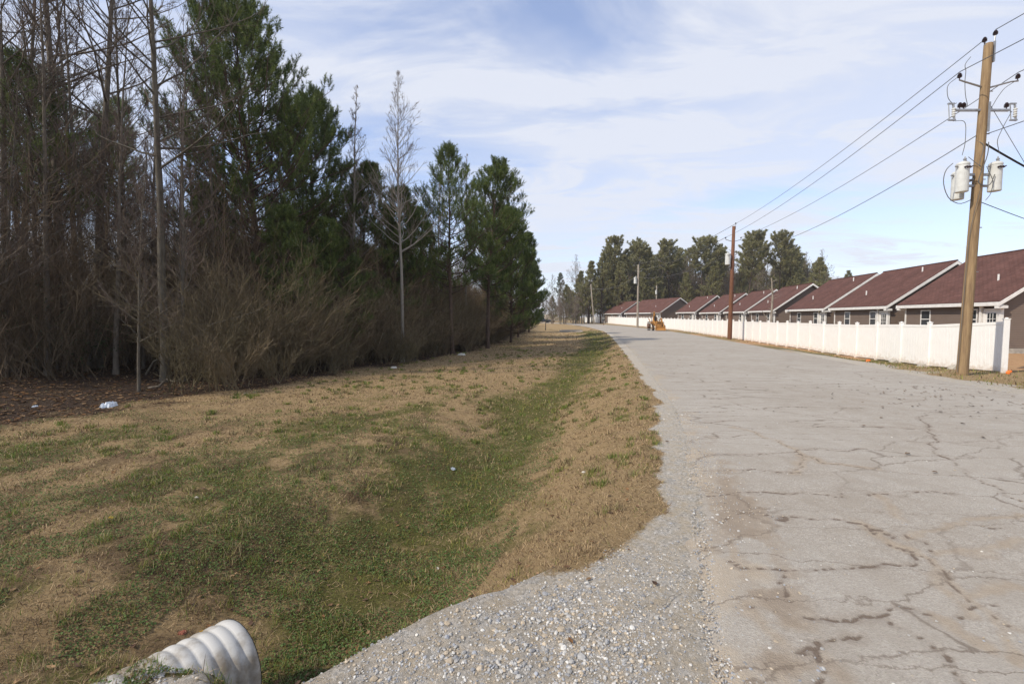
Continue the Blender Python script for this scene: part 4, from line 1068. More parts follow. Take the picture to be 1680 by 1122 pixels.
# big near pole
PB = np.array([14.55,14.7]); zb = float(height(PB[0],PB[1])); LEAN = .026
root = empty('utility_pole', (PB[0],PB[1],zb), 0, 'big yellow-brown wooden utility pole with three grey transformers beside the road', 'utility pole')
def PP(z, dx=0, dy=0): return np.array([LEAN*z+dx, dy, z])
b = MB(); HP = 10.35
b.tube([PP(z) for z in (-.5,0,.3,2,4,6,8,10,HP-.02,HP)], [.17,.155,.15,.143,.136,.128,.12,.112,.11,.095], 18)
b.build('pole', m_pole_new, root, smooth=True)
# top fittings
b = MB(); b.box(PP(HP-.25,.17), (.05,.09,.62)); b.tube([PP(HP-.05,.17),PP(HP+.25,.19)], .02, 6); b.tube([PP(HP-.05,-.10),PP(HP+.05,-.12)], .02, 6)
b.build('bracket', m_steel, root)
insulator(root, PP(HP+.26,.19)); insulator(root, PP(HP+.05,-.13))
arm = MB(); arm.tube([PP(9.05,-.14), PP(9.2,-.66), PP(9.25,-.82)], [.028,.024,.022], 8); arm.tube([PP(9.02,.14), PP(9.2,.8), PP(9.22,1.02)], [.028,.024,.022], 8); arm.build('upper_arm', m_steel, root)
insulator(root, PP(9.32,-.82)); insulator(root, PP(9.30,1.00))
ar = MB(); ar.box(PP(8.33,-.45), (.86,.07,.06)); ar.box(PP(8.33,.50), (.62,.07,.06)); ar.box(PP(8.05,0,-.2),(.05,.03,.9)); ar.build('cutout_arm', m_steel, root)
for s, x0_ in ((-1,-.98),(1,.95)):
    c = MB(); c.tube([PP(8.0,x0_+.10), PP(8.55,x0_+.02)], .028, 8); c.tube([PP(8.02,x0_-.06), PP(8.52,x0_-.12)], .014, 6)
    c.box(PP(8.53,x0_-.04),(.20,.05,.04)); c.box(PP(8.03,x0_+.02),(.22,.05,.04)); co = c.build('fuse_cutout', m_steel, root)
    d = MB(); d.lathe(PP(8.12,x0_+.06), [(.03,0),(.055,.03),(.03,.06),(.055,.10),(.03,.13),(.055,.17),(.03,.2),(.055,.24),(.03,.28)], 10); d.build('insulator', m_can, co)
for x0_ in (-.62,-.74): insulator(root, PP(8.42,x0_), .8)
insulator(root, PP(8.42,.72), .8)
transformer(root, PP(5.78,-.58,-.10), .88, .165); transformer(root, PP(5.82,.50,-.05), .86, .165); transformer(root, PP(5.66,-.26,.36), .86, .165)
mb = MB(); mb.box(PP(6.35,0),(.85,.06,.07)); mb.box(PP(6.0,0),(.85,.06,.07)); mb.box(PP(6.2,-.12,.2),(.06,.42,.07)); mb.build('mounting_bracket', m_steel, root)
def pw(pts, r=.009):
    P = np.array(pts, float); t = np.linspace(0,1,len(P)); tt = np.linspace(0,1,18)
    Q = np.stack([np.interp(tt,t,P[:,k]) for k in range(3)],1)
    for _ in range(2): Q[1:-1] = (Q[:-2]+Q[1:-1]*2+Q[2:])/4
    b = MB(); b.tube(Q, r, 5, cap=False); b.build('jumper_wire', m_wire, root)
pw([PP(9.95,-.52),PP(9.7,-.72),PP(9.55,-.62),PP(9.3,-.66),PP(8.75,-.60),PP(8.5,-.5),PP(8.45,-.52)])
pw([PP(9.35,-.85),PP(9.1,-1.2),PP(8.7,-1.15),PP(8.5,-.95),PP(8.55,-.85)])
pw([PP(8.0,-.85),PP(8.02,-.6),PP(7.9,-.5),PP(7.3,-.48),PP(6.95,-.55)])
pw([PP(8.3,.9),PP(7.9,.7),PP(7.4,.5),PP(7.0,.62)])
pw([PP(9.25,.98),PP(9.0,.6),PP(8.7,.4),PP(8.3,.2)])
pw([PP(6.7,-.82),PP(6.5,-1.05),PP(6.1,-1.1),PP(5.6,-.9),PP(5.4,-.5),PP(5.6,-.1)], .012)
pw([PP(7.4,-.12),PP(7.2,-.05,-.2),PP(6.6,-.2,-.2),PP(6.5,-.1,-.2),PP(6.9,-.35)])
pw([PP(7.3,.1,-.15),PP(6.9,.05,-.22),PP(6.3,-.15,-.22),PP(6.0,-.2,-.2),PP(5.9,.2,-.2),PP(6.3,.32,-.2)], .013)
pw([PP(6.6,.25),PP(6.1,.3,-.2),PP(5.7,.25,-.2),PP(5.5,.1,-.2)])
pw([PP(5.9,-.1,-.22),PP(4.5,-.19,-.06),PP(2,-.2,-.06),PP(.1,-.22,-.06)], .008)
bs = MB()
for z_ in (3.3,4.7,6.2,7.6,8.9): bs.tube([PP(z_,.15,-.02),PP(z_,.23,-.02)], .016, 6)
bs.build('bolt', m_steel, root)
def W1(z, dx=0, dy=0): v = PP(z,dx,dy); return np.array([PB[0]+v[0], PB[1]+v[1], zb+v[2]])

# second pole (reddish), third, fourth, distant
def simple_pole(name, base, H, r, mt, lean, label, arms=(), can=None, pin=True):
    z = float(height(np.array([base[0]]),np.array([base[1]]))[0])
    rt = empty(name, (base[0],base[1],z), 0, label, 'utility pole')
    q = lambda zz, dx=0, dy=0: (lean*zz+dx, dy, zz)
    b = MB(); b.tube([q(-.4),q(0),q(H*.5),q(H)], [r*1.25,r*1.2,r,r*.78], 12); b.build('pole', mt, rt, smooth=True)
    if pin:
        b = MB(); b.tube([q(H-.3,r),q(H+.15,r)], .02, 6); b.build('bracket', m_steel, rt); insulator(rt, q(H+.2,r)); 
    for (za, half) in arms:
        b = MB(); b.tube([q(za),q(za+.2,-half)], .03, 6); b.tube([q(za),q(za+.2,half)], .03, 6); b.build('crossarm', m_steel, rt)
        insulator(rt, q(za+.3,-half)); insulator(rt, q(za+.3,half))
    if can:
        transformer(rt, q(can[0],can[1],-.1), h=1.0, r=.23); b = MB(); b.box(q(can[0]+.6,can[1]/2),(abs(can[1]),.06,.07)); b.build('mounting_bracket', m_steel, rt)
    return lambda zz, dx=0, dy=0: np.array([base[0]+lean*zz+dx, base[1]+dy, z+zz])
W2 = simple_pole('utility_pole', (20.2,42.4), 10.4, .17, m_pole_red, .012, 'red-brown utility pole at the verge, standing in front of the sixth house', arms=((9.0,.7),), can=(6.9,-.48))
W3 = simple_pole('utility_pole', (20.85,76), 10.4, .16, m_pole_grey, 0, 'dark utility pole left of the orange loader, against the tall pines', arms=((9.2,.6),), can=(7.3,-.5))
W4 = simple_pole('utility_pole', (21.2,118), 10.2, .15, m_pole_grey, -.095, 'pale utility pole leaning left near the far end of the fence', arms=((8.9,.9),), can=None)
W5 = simple_pole('utility_pole', (36.5,116), 9.8, .15, m_pole_grey, 0, 'grey utility pole rising behind the long house roof', arms=((9.2,.7),), can=(7.6,-.1))
wire(sag(W1(HP+.12,-.13), W2(10.6,.1), .35), .012, 'power_line', 'topmost power line between the big pole and the red-brown pole')
wire(sag(W1(9.5,-.82), W2(9.4,-.7), .45), .012, 'power_line', 'power line from the left upper arm of the big pole to the red-brown pole')
wire(sag(W1(9.48,1.0), W2(9.4,.7), .5), .012, 'power_line', 'power line from the right upper arm of the big pole to the red-brown pole')
wire(sag(W1(7.55,-.16), W2(8.0,.1), .8), .013, 'power_line', 'lowest of the long power lines on the left of the big pole')
wire(sag(W2(10.6,.1), W3(10.6), .7), .02, 'power_line', 'topmost power line beyond the red-brown pole')
wire(sag(W2(9.4,-.7), W3(9.6,-.6), .7), .02, 'power_line', 'power line from the left arm of the red-brown pole towards the far pines')
wire(sag(W2(8.0,0), W3(8.4), .9), .02, 'power_line', 'lowest power line beyond the red-brown pole')
wire(sag(W3(8.6), W4(9.3), 1.1), .03, 'power_line', 'power line between the dark pole and the leaning pale pole')
# lines towards the viewer's right, over the road edge
def off(p, z, k=40): return np.array([p[0]-LDIR[0]*k+6, p[1]-LDIR[1]*k, z])
NP = np.array([12.4,-26.])
for (a, zt, dx_, lab, r_) in ((W1(HP+.42,.19), 10.8, .1, 'topmost power line leaving the big pole to the upper right', .013), (W1(9.5,-.82), 9.6, -.8, 'second power line leaving the big pole to the upper right', .013),
                 (W1(9.48,1.0), 9.6, 1.0, 'power line leaving the right upper arm of the big pole', .013), (W1(7.6,.16), 7.8, 0, 'low power line leaving the big pole below the fuse arm', .013)):
    wire(sag(a, (NP[0]+dx_, NP[1], zt), .7, 40), r_, 'power_line', lab)
W0 = simple_pole('utility_pole', (12.4,-26), 10.4, .17, m_pole_new, 0, 'wooden utility pole behind the viewer carrying the same lines', arms=((9.0,.9),))
wire(sag(W1(7.3,.15), (31,19,4.2), .5), .03, 'service_cable', 'thick black service cable running right from the big pole', m_black, 'cable')
wire(sag(W1(5.5,.15), (33,24,5.0), .15), .012, 'service_cable', 'thin lower service cable running right from the big pole', m_black, 'cable')
gw = MB(); g0 = W1(8.5,.2); g1 = np.array([20.0,14.2,-.1]); 
gw.tube([g0, g0+(g1-g0)*.32], .008, 5); gw.tube([g0+(g1-g0)*.32, g0+(g1-g0)*.35], .03, 6); gw.tube([g0+(g1-g0)*.35, g1], .014, 5); o = gw.build('guy_wire', m_wire); tag(o, 'steel guy wire slanting down to the right from the big pole', 'guy wire')

# thin weathered snag behind the fence
rt = empty('dead_snag', (px(1265,47), 47, -.1), 0, 'thin dead grey snag with stub twigs standing behind the fence', 'dead tree')
b = MB(); b.tube([(.05,0,0),(0,0,2),(.06,0,4),(-.12,0,5.9)], [.13,.11,.09,.05], 8); b.build('trunk', m_pole_grey, rt)
b = MB(); rs = RS(3)
for k in range(14):
    z0 = rs.uniform(2.4,5.8); a = rs.uniform(0,6.28); L = rs.uniform(.3,.9); b.tube([(0,0,z0),(L*.5*math.cos(a),L*.5*math.sin(a),z0+.15),(L*math.cos(a),L*math.sin(a),z0+rs.uniform(.1,.6))], [.03,.02,.008], 5)
b.tube([(-.1,0,1.2),(-.9,0,2.4),(-1.0,.1,2.6)], [.05,.04,.01], 6)
b.build('branch', m_pole_grey, rt)

# ------------------------------------------------------------------ orange loader-backhoe beside the road
def loader(loc, rz):
    r = empty('backhoe_loader', loc, rz, 'old orange backhoe loader parked on the verge by the white fence', 'backhoe')
    # local: front (loader bucket) towards -y, back hoe to +y
    b = MB(); b.box((0,-.45,1.15),(.8,1.7,.62)); b.box((0,-1.0,.82),(.62,1.1,.35)); b.box((0,.9,.95),(1.0,1.2,.5)); b.box((0,-1.32,1.12),(.84,.06,.7))
    b.box((-.75,.95,1.25),(.5,1.25,.10)); b.box((.75,.95,1.25),(.5,1.25,.10)); b.build('body', m_yellowor, r, bevel=.04)
    g = MB(); 
    for k in range(5): g.box((0,-1.36,.9+.11*k),(.62,.02,.05))
    g.build('grille', m_black, r)
    def wheel(x, y, R, w):
        t_ = MB(); prof = [(R*.55,-w/2),(R*.9,-w/2),(R,-w*.32),(R,w*.32),(R*.9,w/2),(R*.55,w/2)]
        t_.tube([(h,0,0) for _, h in prof], [q for q,_ in prof], 28)
        for k in range(20):
            a = k*2*math.pi/20; t_.box((0,math.cos(a)*R,math.sin(a)*R),(w*.8,.05,.07),M=np.array([[1,0,0],[0,math.cos(a),-math.sin(a)],[0,math.sin(a),math.cos(a)]]))
        o = t_.build('wheel', m_black, r); o.location = (x,y,R)
        q = MB(); q.tube([(-w*.52,0,0),(w*.52,0,0)], R*.56, 20); q.tube([(-w*.58,0,0),(w*.58,0,0)], R*.2, 12); q.build('rim', m_rim, o)
    wheel(-1.05,1.0,.68,.42); wheel(1.05,1.0,.68,.42); wheel(-.85,-.95,.42,.28); wheel(.85,-.95,.42,.28)
    s = MB(); s.box((0,.65,1.5),(.5,.5,.12)); s.box((0,.9,1.85),(.5,.12,.6)); s.build('seat', m_black, r, bevel=.03)
    s = MB(); s.tube([(0,.05,1.45),(0,.25,1.75)], .03, 6); s.tube([(.2*math.cos(a),.25+.05*math.sin(a),1.76+.19*math.sin(a)) for a in np.linspace(0,6.28,14)], .018, 6); s.build('steering_wheel', m_black, r)
    c = MB()
    for x in (-.6,.6):
        c.box((x,1.35,2.0),(.07,.07,1.5)); c.box((x,.2,2.0),(.07,.07,1.5))
    c.box((0,.78,2.78),(1.45,1.5,.07)); c.build('canopy', m_rim, r)
    e = MB(); e.tube([(-.25,-.7,1.4),(-.25,-.7,2.15)], .05, 8); e.build('exhaust_stack', m_rim, r)
    # loader arms and bucket in front, low
    a = MB()
    for x in (-.62,.62):
        a.box((x,-.05,1.55),(.10,.5,.9)); 
        a.hexa([(x-.06,-1.2,.95),(x+.06,-1.2,.95),(x-.06,.1,1.7),(x+.06,.1,1.7),(x-.06,-1.2,1.15),(x+.06,-1.2,1.15),(x-.06,.1,1.95),(x+.06,.1,1.95)])
        a.hexa([(x-.06,-2.0,.35),(x+.06,-2.0,.35),(x-.06,-1.2,.93),(x+.06,-1.2,.93),(x-.06,-2.0,.52),(x+.06,-2.0,.52),(x-.06,-1.2,1.15),(x+.06,-1.2,1.15)])
    a.build('loader_arm', m_yellowor, r)
    k = MB()
    prof = [(-2.05,.62),(-1.98,.38),(-2.1,.15),(-2.5,.08)]
    for (y0_,z0_),(y1_,z1_) in zip(prof[:-1],prof[1:]):
        k.hexa([(-.72,y0_,z0_),(.72,y0_,z0_),(-.72,y1_,z1_),(.72,y1_,z1_),(-.72,y0_,z0_+.05),(.72,y0_,z0_+.05),(-.72,y1_,z1_+.05),(.72,y1_,z1_+.05)])
    for x in (-.72,.72): k.hexa([(x-.02,-2.0,.1),(x+.02,-2.0,.1),(x-.02,-2.5,.08),(x+.02,-2.5,.08),(x-.02,-2.02,.65),(x+.02,-2.02,.65),(x-.02,-2.2,.45),(x+.02,-2.2,.45)])
    k.build('bucket', m_yellowor, r)
    # folded backhoe boom behind
    m = MB(); m.hexa([(-.12,1.6,.9),(.12,1.6,.9),(-.12,1.95,.9),(.12,1.95,.9),(-.10,1.9,3.0),(.10,1.9,3.0),(-.10,2.2,2.9),(.10,2.2,2.9)])
    m.hexa([(-.10,2.0,2.95),(.10,2.0,2.95),(-.10,2.25,2.95),(.10,2.25,2.95),(-.09,2.6,1.5),(.09,2.6,1.5),(-.09,2.85,1.55),(.09,2.85,1.55)])
    m.build('backhoe_boom', m_yellowor, r)
    m = MB(); m.hexa([(-.3,2.5,1.45),(.3,2.5,1.45),(-.3,2.95,1.5),(.3,2.95,1.5),(-.3,2.2,.95),(.3,2.2,.95),(-.3,2.7,.85),(.3,2.7,.85)]); m.build('hoe_bucket', m_rim, r)
    for s in (-1,1):
        st = MB(); st.tube([(s*.5,1.7,1.0),(s*.95,1.8,1.9)], .07, 6); st.build('stabiliser_leg', m_yellowor, r)
    r.scale = (.84,)*3; return r
loader((px(1078,60.5), 60.5, float(height(px(1078,60.5),60.5))), math.radians(-4))

# ------------------------------------------------------------------ small far things
def gz(x, y): return float(height(np.array([x]), np.array([y]))[0])
mxp = (px(990,99), 99.)
rt = empty('mailbox', (*mxp, gz(*mxp)), 0, 'small dark mailbox on a post at the far bend', 'mailbox')
MB().box((0,0,.5),(.1,.1,1.1)).build('post', m_rim, rt)
b = MB(); b.tube([(-.3,0,1.15),(.3,0,1.15)], .14, 10); b.box((0,0,1.07),(.6,.28,.1)); b.build('box', m_black, rt)
for i, (X_, Yd, lab) in enumerate(((951,140,'short pale post at the far end of the white fence, left one'),(955,146,'short pale post touching the far end of the white fence'))):
    b = MB(); b.tube([(0,0,-.2),(0,0,1.3)], [.2,.17], 8); b.tube([(0,0,1.3),(0,0,1.36)], [.17,.05], 8); o = b.build('marker_post', m_conc); o.location = (px(X_,Yd),Yd,0); tag(o, lab, 'post')
# pale culvert slab across the verge
b = MB(); b.box((0,0,0),(3.2,.7,.3)); b.box((0,.3,.16),(3.2,.15,.14)); o = b.build('culvert_slab', m_conc, bevel=.03); o.location = (px(937,64), 64, gz(px(937,64),64)+.07); tag(o, 'pale concrete culvert slab lying across the grass verge', 'slab')
# far trailer and dark vehicle in the gap
def box_trailer(loc):
    r = empty('box_trailer', loc, .2, 'small pale box trailer beyond the trees at the far bend', 'trailer')
    MB().box((0,0,1.7),(4.2,2.2,2.2)).build('body', mat('cream_paint', (.50,.44,.36), .6, (.42,.36,.28), 2), r, bevel=.05)
    for x in (-.6,.6):
        [MB().tube([(x,s*1.15,.4),(x,s*.9,.4)], .38, 16).build('wheel', m_black, r) for s in (-1,1)]
    return r
box_trailer((px(904,150),150,-.2))
def dark_truck(loc):
    r = empty('pickup_truck', loc, .1, 'dark pickup truck parked beside the pale trailer in the far gap', 'truck'); mt = mat('dark_blue_paint', (.03,.035,.05), .35, spec=.6)
    b = MB(); b.box((0,0,.85),(5.2,1.9,.65)); b.hexa([(-1.2,-.9,1.15),(-1.2,.9,1.15),(1.0,-.9,1.15),(1.0,.9,1.15),(-.8,-.78,1.85),(-.8,.78,1.85),(.5,-.78,1.85),(.5,.78,1.85)]); b.build('body', mt, r, bevel=.06)
    for x in (-1.7,1.6):
        [MB().tube([(x,s*.98,.4),(x,s*.74,.4)], .4, 16).build('wheel', m_black, r) for s in (-1,1)]
dark_truck((px(889,140),140,-.2))
# orange survey stakes
for X_, Yd, lab in ((1425,19.6,'bright orange paint-can-sized marker on the verge before the fence'),(1658,15.3,'orange marker lying at the foot of the end fence post')):
    x = px(X_,Yd); b = MB(); b.tube([(0,0,-.1),(0,0,.05),(.01,0,.12)], [.05,.055,.02], 8); b.tube([(0,0,.04),(.12,.03,.08)],[.03,.045],6); o = b.build('orange_marker', m_orange); o.location = (x,Yd,gz(x,Yd)); tag(o, lab, 'marker')

# ------------------------------------------------------------------ corrugated culvert pipe
PC = np.array([-1.79,2.86,-.46]); PA = np.array([.52,.852,-.06]); PR = .285
m_pipe = mat('pale_plastic_pipe', (.47,.46,.43), .5, (.20,.165,.12), 4.5, lo=.44, hi=.66, spec=.4)
root = empty('culvert_pipe', tuple(PC), 0, 'corrugated pale grey plastic culvert pipe poking out of the gravel bank', 'pipe')
ax = PA; s_ = np.linspace(-2.2, 0, 300); nn = 96
prof = []
for s in s_: prof.append(PR + .018*(abs(math.sin(math.pi*s/.118))**.8) - .012)
u = np.array([ax[1],-ax[0],0]); u /= np.linalg.norm(u); w = np.cross(ax, u); w = w*np.sign(w[2])
a = np.arange(nn)*2*math.pi/nn
helix = np.array([[PR + .014*(abs(math.sin(math.pi*(s/.074)))**.75) - .009 for k in range(nn)] for s in s_])
V = (ax[None,None,:]*s_[:,None,None]) + helix[:,:,None]*(np.cos(a)[None,:,None]*u + np.sin(a)[None,:,None]*w)
nxs = len(s_); idx = np.arange(nxs*nn).reshape(nxs,nn)
F = np.stack([idx[:-1], np.roll(idx[:-1],-1,1), np.roll(idx[1:],-1,1), idx[1:]], -1).reshape(-1,4)[:, ::-1]
link('pipe_wall', npmesh('pipe_wall', V.reshape(-1,3), [F], smooth=True), m_pipe, root)
rim = MB()
Vo = [PR-.006, PR-.035]; 
inn = (ax[None,None,:]*np.array([0.,.0,-2.2])[:,None,None]) + np.array([PR-.004,PR-.04,PR-.04])[:,None,None]*(np.cos(a)[None,:,None]*u + np.sin(a)[None,:,None]*w)
idx = np.arange(3*nn).reshape(3,nn); F = np.stack([idx[:-1], np.roll(idx[:-1],-1,1), np.roll(idx[1:],-1,1), idx[1:]], -1).reshape(-1,4)[:, ::-1]
link('pipe_lining', npmesh('pipe_lining', inn.reshape(-1,3), [F], smooth=True), mat('black_plastic', (.03,.03,.03), .5), root)
# ------------------------------------------------------------------ grass, weeds, fallen leaves, gravel
rs = RS(101)
def sample(n, y0, y1, x0, x1, p):
    """n ground points, density falling as 1/distance^p, inside a wedge a bit wider than the view"""
    r = rs.rand(n); e = 2-p
    Y = (y0**e + r*(y1**e-y0**e))**(1/e) if abs(e) > 1e-6 else y0*(y1/y0)**r
    X = rs.uniform(x0, x1, n)*(Y+.8)
    return X, Y
def blades(X, Y, Z, h, w, lean, col, name, label, cat):
    n = len(X); a = rs.rand(n)*6.283; l = lean*h
    tip = np.c_[X+np.cos(a)*l, Y+np.sin(a)*l, Z+h*np.sqrt(np.clip(1-lean**2*.8,.03,1))]; b = np.c_[X,Y,Z-.006]
    ph = rs.rand(n)*6.283; u = np.c_[np.cos(ph), np.sin(ph), np.zeros(n)]*w[:,None]
    mid = b*.45+tip*.55; mid[:,2] += h*.10
    V = np.stack([b-u, b+u, mid+u*.8, mid-u*.8, tip], 1).reshape(-1,3); k = np.arange(n)*5
    F4 = np.stack([k,k+1,k+2,k+3],1); F3 = np.stack([k+3,k+2,k+4],1)
    o = link(name, npmesh(name, V, [F3,F4], {'col': np.repeat(col,5,0)}), m_grass); tag(o, label, cat, kind='stuff'); return o
m_grass = vcol_mat('grass_blades', rough=.7, transl=.25)
m_leafv = vcol_mat('fallen_leaf', rough=.8, transl=.15, noise=.2)
m_stone = vcol_mat('gravel_stone', rough=.9, noise=.15, nscale=120)
def colmix(g, dark, n):
    tan_ = np.array([.42,.305,.175]); grn = np.array([.14,.18,.042]); olv = np.array([.26,.23,.065]); brn = np.array([.13,.085,.05])
    r = rs.rand(n)[:,None]; g = g[:,None]
    c = np.where(r < g, np.where(rs.rand(n)[:,None] < .45, olv, grn), np.where(rs.rand(n)[:,None] < .36+.5*dark[:,None], brn, tan_))
    return c*rs.uniform(.7,1.3,(n,1))
# upright short grass
X, Y = sample(330000, 1.9, 60, -1.28, .42, 1.75)
m = masks(X, Y); dr = poly_dist(X, Y, LSC); clump = fbm(X, Y, .28, 3, 203)
ok = (m['grav'] < .35+.3*(clump-.5)) & (dr < -.05) & (rs.rand(len(X)) < np.clip(.12+1.6*(clump-.32),0.05,1)) & (rs.rand(len(X)) > m['litter']*.93)
X, Y = X[ok], Y[ok]; g = m['green'][ok]; dk = m['dark'][ok]; cl = clump[ok]; lt = m['litter'][ok]
Z = height(X, Y); n = len(X)
g2 = np.clip((g + (fbm(X,Y,.15,2,77)-.5)*.6 + (vnoise(X,Y,.7,78)-.5)*.5)*1.5-.12, 0.04, .96)*(1-.6*lt)
h = (.018+.045*np.clip(cl-.35,0,1)*2)*rs.uniform(.5,1.5,n)*np.interp(g,[0,1],[.8,1.2])*np.interp(Y,[2,10,40],[1,1.15,1.6]); w = np.maximum(.0015, .0007*Y)*rs.uniform(.7,1.3,n)
blades(X, Y, Z, h, w, rs.uniform(.3,1.0,n), colmix(g2, dk, n), 'grass', 'short patchy grass covering the verge and ditch, half green half straw-coloured', 'grass')
# flat thatch
X, Y = sample(190000, 1.9, 40, -1.28, .42, 1.8)
m = masks(X, Y); dr = poly_dist(X, Y, LSC)
ok = (m['grav'] < .5) & (dr < -.03) & (rs.rand(len(X)) > m['green']*.65)
X, Y = X[ok], Y[ok]; dk = m['dark'][ok]; lt = m['litter'][ok]; n = len(X); Z = height(X, Y)+.004
h = rs.uniform(.025,.075,n); c = colmix(np.full(n,.05), np.clip(dk+lt,0,1)*1.2, n)*(1-.35*lt[:,None])
blades(X, Y, Z, h, np.maximum(.0012,.0006*Y), np.full(n,1.08), c, 'dead_thatch', 'dry straw and dead grass lying flat over the verge', 'dry grass')
# taller tufts
tx, ty = sample(2600, 2.2, 30, -1.25, .40, 1.3); m = masks(tx, ty); dr = poly_dist(tx, ty, LSC)
ok = (m['grav'] < .45) & (dr < -.1) & (m['litter'] < .4) & (fbm(tx,ty,1.2,3,301) > .46); tx, ty = tx[ok], ty[ok]; nb_ = 46
X = np.repeat(tx,nb_)+rs.normal(size=len(tx)*nb_)*.04; Y = np.repeat(ty,nb_)+rs.normal(size=len(tx)*nb_)*.04; n = len(X)
gg = np.repeat(np.clip(rs.rand(len(tx))*.9+.1,0,1), nb_)
blades(X, Y, height(X,Y), rs.uniform(.03,.10,n), np.maximum(.0016,.0006*Y), rs.uniform(.2,.8,n), colmix(gg, gg*0, n)*np.array([.95,1.05,1.0]), 'grass_tufts', 'taller tufts of grass dotted over the verge', 'grass')
# edge weeds by the fence and right verge
X = rs.uniform(8, 34, 60000); Y = rs.uniform(9, 60, 60000); dr = poly_dist(X, Y, LSC)
ok = (dr > ROADW+.5+vnoise(X,Y,1.,7)*.8) & (dr < ROADW+5.2) & (fbm(X,Y,.9,3,401) > .42); X, Y = X[ok], Y[ok]; m = masks(X, Y); k_ = m['clay'] < .3; X, Y = X[k_], Y[k_]; n = len(X)
blades(X, Y, height(X,Y), rs.uniform(.03,.12,n), np.full(n,.009), rs.uniform(.2,.9,n), colmix(np.full(n,.55), np.full(n,.2), n), 'verge_weeds', 'weedy grass strip between the road and the white fence', 'grass')
# clover and broad leaves in the ditch and near lawn
X, Y = sample(190000, 1.9, 10, -1.25, .1, 1.6); m = masks(X, Y); dr = poly_dist(X,Y,LSC); dd = poly_dist(X,Y,DITCH)
ok = (m['grav'] < .3) & (dr < -.4) & (fbm(X,Y,.5,4,502) > .46-.10*m['green']) & (dd < 1.0) & (m['litter'] < .5); X, Y = X[ok], Y[ok]; n = len(X)
P = np.c_[X, Y, height(X,Y)+rs.uniform(.004,.03,n)]; u = norm(np.c_[rs.normal(size=(n,2)), rs.normal(size=n)*.35])*rs.uniform(.005,.011,n)[:,None]; v = norm(np.cross(u, np.c_[rs.normal(size=(n,2))*.5, np.ones(n)]))*np.linalg.norm(u,axis=1)[:,None]*.85
V = np.stack([P-u, P+v, P+u, P-v],1).reshape(-1,3); c = np.where(rs.rand(n)[:,None] < .8, np.array([.10,.155,.045]), np.array([.17,.12,.06]))*rs.uniform(.6,1.35,(n,1))
o = link('clover', npmesh('clover', V, [np.arange(4*n).reshape(-1,4)], {'col': np.repeat(c,4,0)}), m_grass); tag(o, 'low clover and broadleaf weeds in the ditch and near lawn', 'clover', kind='stuff')
# fallen leaves
def leaves(X, Y, size, cols, name, label, lift=.012, onroad=False):
    n = len(X); Z = (np.full(n,.008) if onroad else height(X,Y))+lift
    a = rs.rand(n)*6.283; s = size*rs.uniform(.6,1.4,n)
    prof = np.array([(-1,0,.05),(-.45,.55,.28),(.2,.5,.22),(1,.05,.3),(.25,-.52,.25),(-.5,-.5,.3)]); ctr = np.array([0,0,0.])
    Vl = []
    for q in list(prof)+[ctr]:
        jx = q[0]*s*rs.uniform(.8,1.2,n); jy = q[1]*s*rs.uniform(.7,1.3,n); jz = q[2]*s*rs.uniform(-.2,1.3,n)
        Vl.append(np.c_[X+jx*np.cos(a)-jy*np.sin(a), Y+jx*np.sin(a)+jy*np.cos(a), Z+jz])
    V = np.stack(Vl,1).reshape(-1,3); k = np.arange(n)*7; F = np.concatenate([np.stack([k+i, k+(i+1)%6, k+6],1) for i in range(6)])
    c = cols[rs.randint(len(cols), size=n)]*rs.uniform(.7,1.3,(n,1))
    o = link(name, npmesh(name, V, [F], {'col': np.repeat(c,7,0)}), m_leafv); tag(o, label, 'leaves', kind='stuff')
LC = np.array([(.22,.115,.05),(.14,.08,.045),(.30,.19,.10),(.10,.06,.04)])
X, Y = sample(2600, 2, 25, -1.25, .35, 1.4); m = masks(X,Y); dr = poly_dist(X,Y,LSC); ok = (dr < -.2) & (rs.rand(len(X)) > m['grav']*.93) & (vnoise(X,Y,1.3,9) > .35)
leaves(X[ok], Y[ok], .022, LC, 'fallen_leaves', 'curled brown leaves fallen over the grass')
X, Y = sample(26000, 7, 40, -1.35, .1, 1.2); m = masks(X,Y); ok = rs.rand(len(X)) < m['litter']
leaves(X[ok], Y[ok], .05, LC*.8, 'leaf_litter', 'carpet of dead leaves on the floor of the wood')
X = np.r_[rs.normal(9.6,1.5,170), rs.uniform(4,12,60)]; Y = np.r_[rs.normal(9.8,1.5,170), rs.uniform(5,18,60)]; dr = poly_dist(X,Y,LSC); ok = (dr > .3) & (dr < ROADW+1.2)
leaves(X[ok], Y[ok], .030, LC*.55, 'road_leaves', 'dark dead leaves scattered on the asphalt towards the big pole', .012, True)
